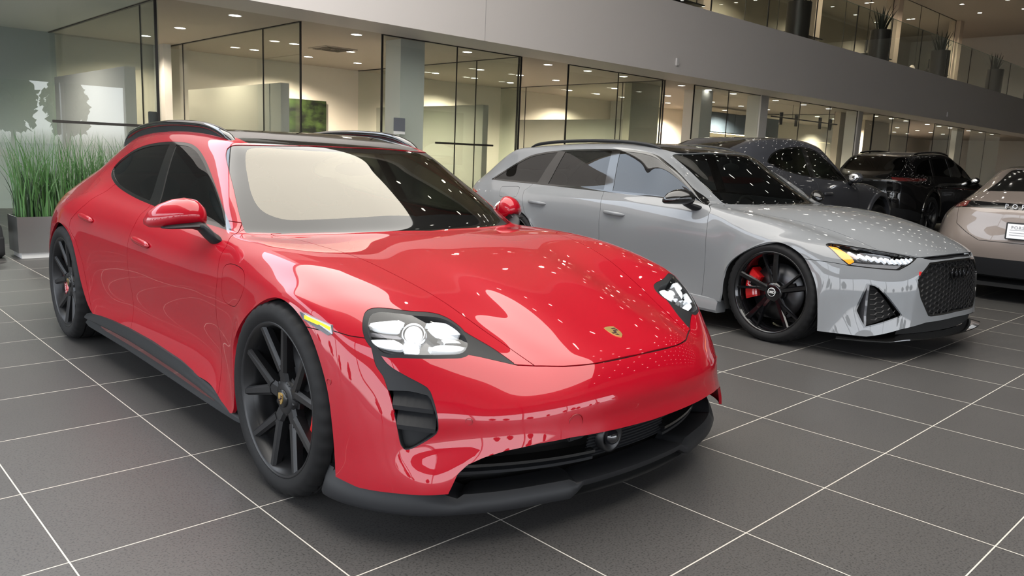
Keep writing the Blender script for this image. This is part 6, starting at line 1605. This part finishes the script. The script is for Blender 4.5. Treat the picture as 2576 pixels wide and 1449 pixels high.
    for i, x in enumerate((15.2, 21.8, 27.3, 33.2)):
        lab = ['nearest', 'second', 'third', 'farthest'][i]
        t = thing('desk', f'{lab} of the glass-fronted desks on the upper storey', 'desk', (x, 11.3, ZT), 0)
        b = MB(); b.box((0, 0, .70), (1.9, .8, .735), bev=.004); b.build('desk_top', mat('desk_dark', (.02, .02, .022), .3), t)
        b = MB(); b.box((.1, .0, .80), (2.1, .9, .83), bev=.004); b.build('counter_top', mat('desk_dark', (.02, .02, .022), .3), t)
        b = MB(); b.box((.05, -.03, .02), (1.85, -.015, .69)); b.build('front_panel', glass_mat('desk_glass', (.55, .62, .62), 1.5, .5, dark=(.22, .27, .27)), t)
        for dx in (.15, 1.75):
            b = MB(); b.box((dx-.03, .1, 0), (dx+.03, .7, .70)); b.build('leg', mat('desk_dark', (.02, .02, .022), .3), t)
        m_ = thing('monitor', f'black flat monitor standing on the {lab} upper-storey desk', 'monitor', (x+.5, 11.6, ZT+.83), .5)
        b = MB(); b.box((-.28, -.02, .10), (.28, .02, .46), bev=.006); b.build('casing', mat('desk_dark', (.02, .02, .022), .3), m_)
        b = MB(); b.box((-.26, -.022, .12), (.26, -.020, .44)); b.build('screen', mat('screen_pale', (.4, .45, .5), .2, emit=(.55, .65, .75), estr=.35), m_)
        b = MB(); b.box((-.12, -.08, 0), (.12, .08, .012)); b.box((-.02, -.01, 0), (.02, .01, .12)); b.build('stand', mat('desk_dark', (.02, .02, .022), .3), m_)
    b = MB(); b.box((30.6, 12.6, 5.55), (32.3, 12.68, 6.35), bev=.01); tag(b.build('wall_screen', mat('desk_dark', (.02, .02, .022), .3)), 'large black wall screen on the upper storey above the balcony', 'screen')
    # lamp with a pale shade on the upper floor
    t = thing('pendant_lamp', 'pale cone lamp low behind the balcony glass', 'lamp', (28.4, 10.2, ZT), 0)
    b = MB(); b.lathe([(.02, .46), (.06, .44), (.20, .12), (.21, .10), (.19, .11)], 24, 'z'); b.build('shade', mat('shade_pale', (.75, .66, .56), .6, emit=(1, .8, .6), estr=.3), t)
    b = MB(); b.lathe([(0, 0), (.10, 0), (.10, .015), (.012, .02), (.012, .44), (0, .44)], 16, 'z'); b.build('stem', mat('chrome', (.7, .7, .7), .12, 1), t)
    # leaf fronds reaching in at the left edge
    t = thing('palm_plant', 'green palm fronds reaching in at the left edge', 'plant', (.0, 8.75, 0), .9)
    b = MB(); b.lathe([(0, 0), (.16, 0), (.19, .32), (.17, .32), (.16, .28), (0, .28)], 24, 'z'); b.build('pot', mat('pot_grey', (.2, .2, .2), .6), t)
    b = MB(); V, Fc = [], []
    for a, h, ln in ((-.2, 1.2, .75), (-.05, 1.1, .8), (.25, 1.35, .65), (2.5, 1.2, .6), (1.3, 1.3, .5), (3.9, 1.1, .6), (5.0, 1.3, .5)):
        q = len(V)
        for s_ in range(9):
            u = s_/8; r = .03+ln*u**1.3; z = .28 + h*(1-(1-u)**2) - .10*u*u; w = .035*math.sin(math.pi*min(1, u+.08))+.002
            V += [(r*math.cos(a)-w*math.sin(a), r*math.sin(a)+w*math.cos(a), z), (r*math.cos(a)+w*math.sin(a), r*math.sin(a)-w*math.cos(a), z)]
        for s_ in range(8): Fc.append((q+2*s_, q+2*s_+1, q+2*s_+3, q+2*s_+2))
    b.add(V, Fc, True); b.build('fronds', mat('palm_leaf', (.16, .22, .05), .5), t, fix=False)
ROOF_E, SKY_E, LAMP_E = 4.8, 5.6, 1150
build_room(); build_world(); build_trees()
build_red(); build_grey(); build_far_cars(); build_furnishing()
# ---------------------------------------------------------------- camera
cam = bpy.data.cameras.new('camera'); co = link(bpy.data.objects.new('camera', cam))
cam.sensor_width = 36.0; cam.lens = 36.0 * 1968.337 / 2576; cam.clip_start = .05; cam.clip_end = 500
yaw, pitch, roll = .80679412, .16790794, .04165549
fwd = Vector((math.cos(yaw)*math.cos(pitch), math.sin(yaw)*math.cos(pitch), -math.sin(pitch)))
rt = Vector((math.sin(yaw), -math.cos(yaw), 0)); up = rt.cross(fwd)
r2 = rt*math.cos(roll) + up*math.sin(roll); u2 = -rt*math.sin(roll) + up*math.cos(roll)
co.matrix_world = Matrix(((r2.x, u2.x, -fwd.x, -.5655), (r2.y, u2.y, -fwd.y, -.6424), (r2.z, u2.z, -fwd.z, 1.2556), (0, 0, 0, 1)))
SC.camera = co
SC.view_settings.view_transform = 'Standard'; SC.view_settings.look = 'None'; SC.view_settings.gamma = 1.0
SC.view_settings.use_curve_mapping = False; SC.view_settings.exposure = 0.0
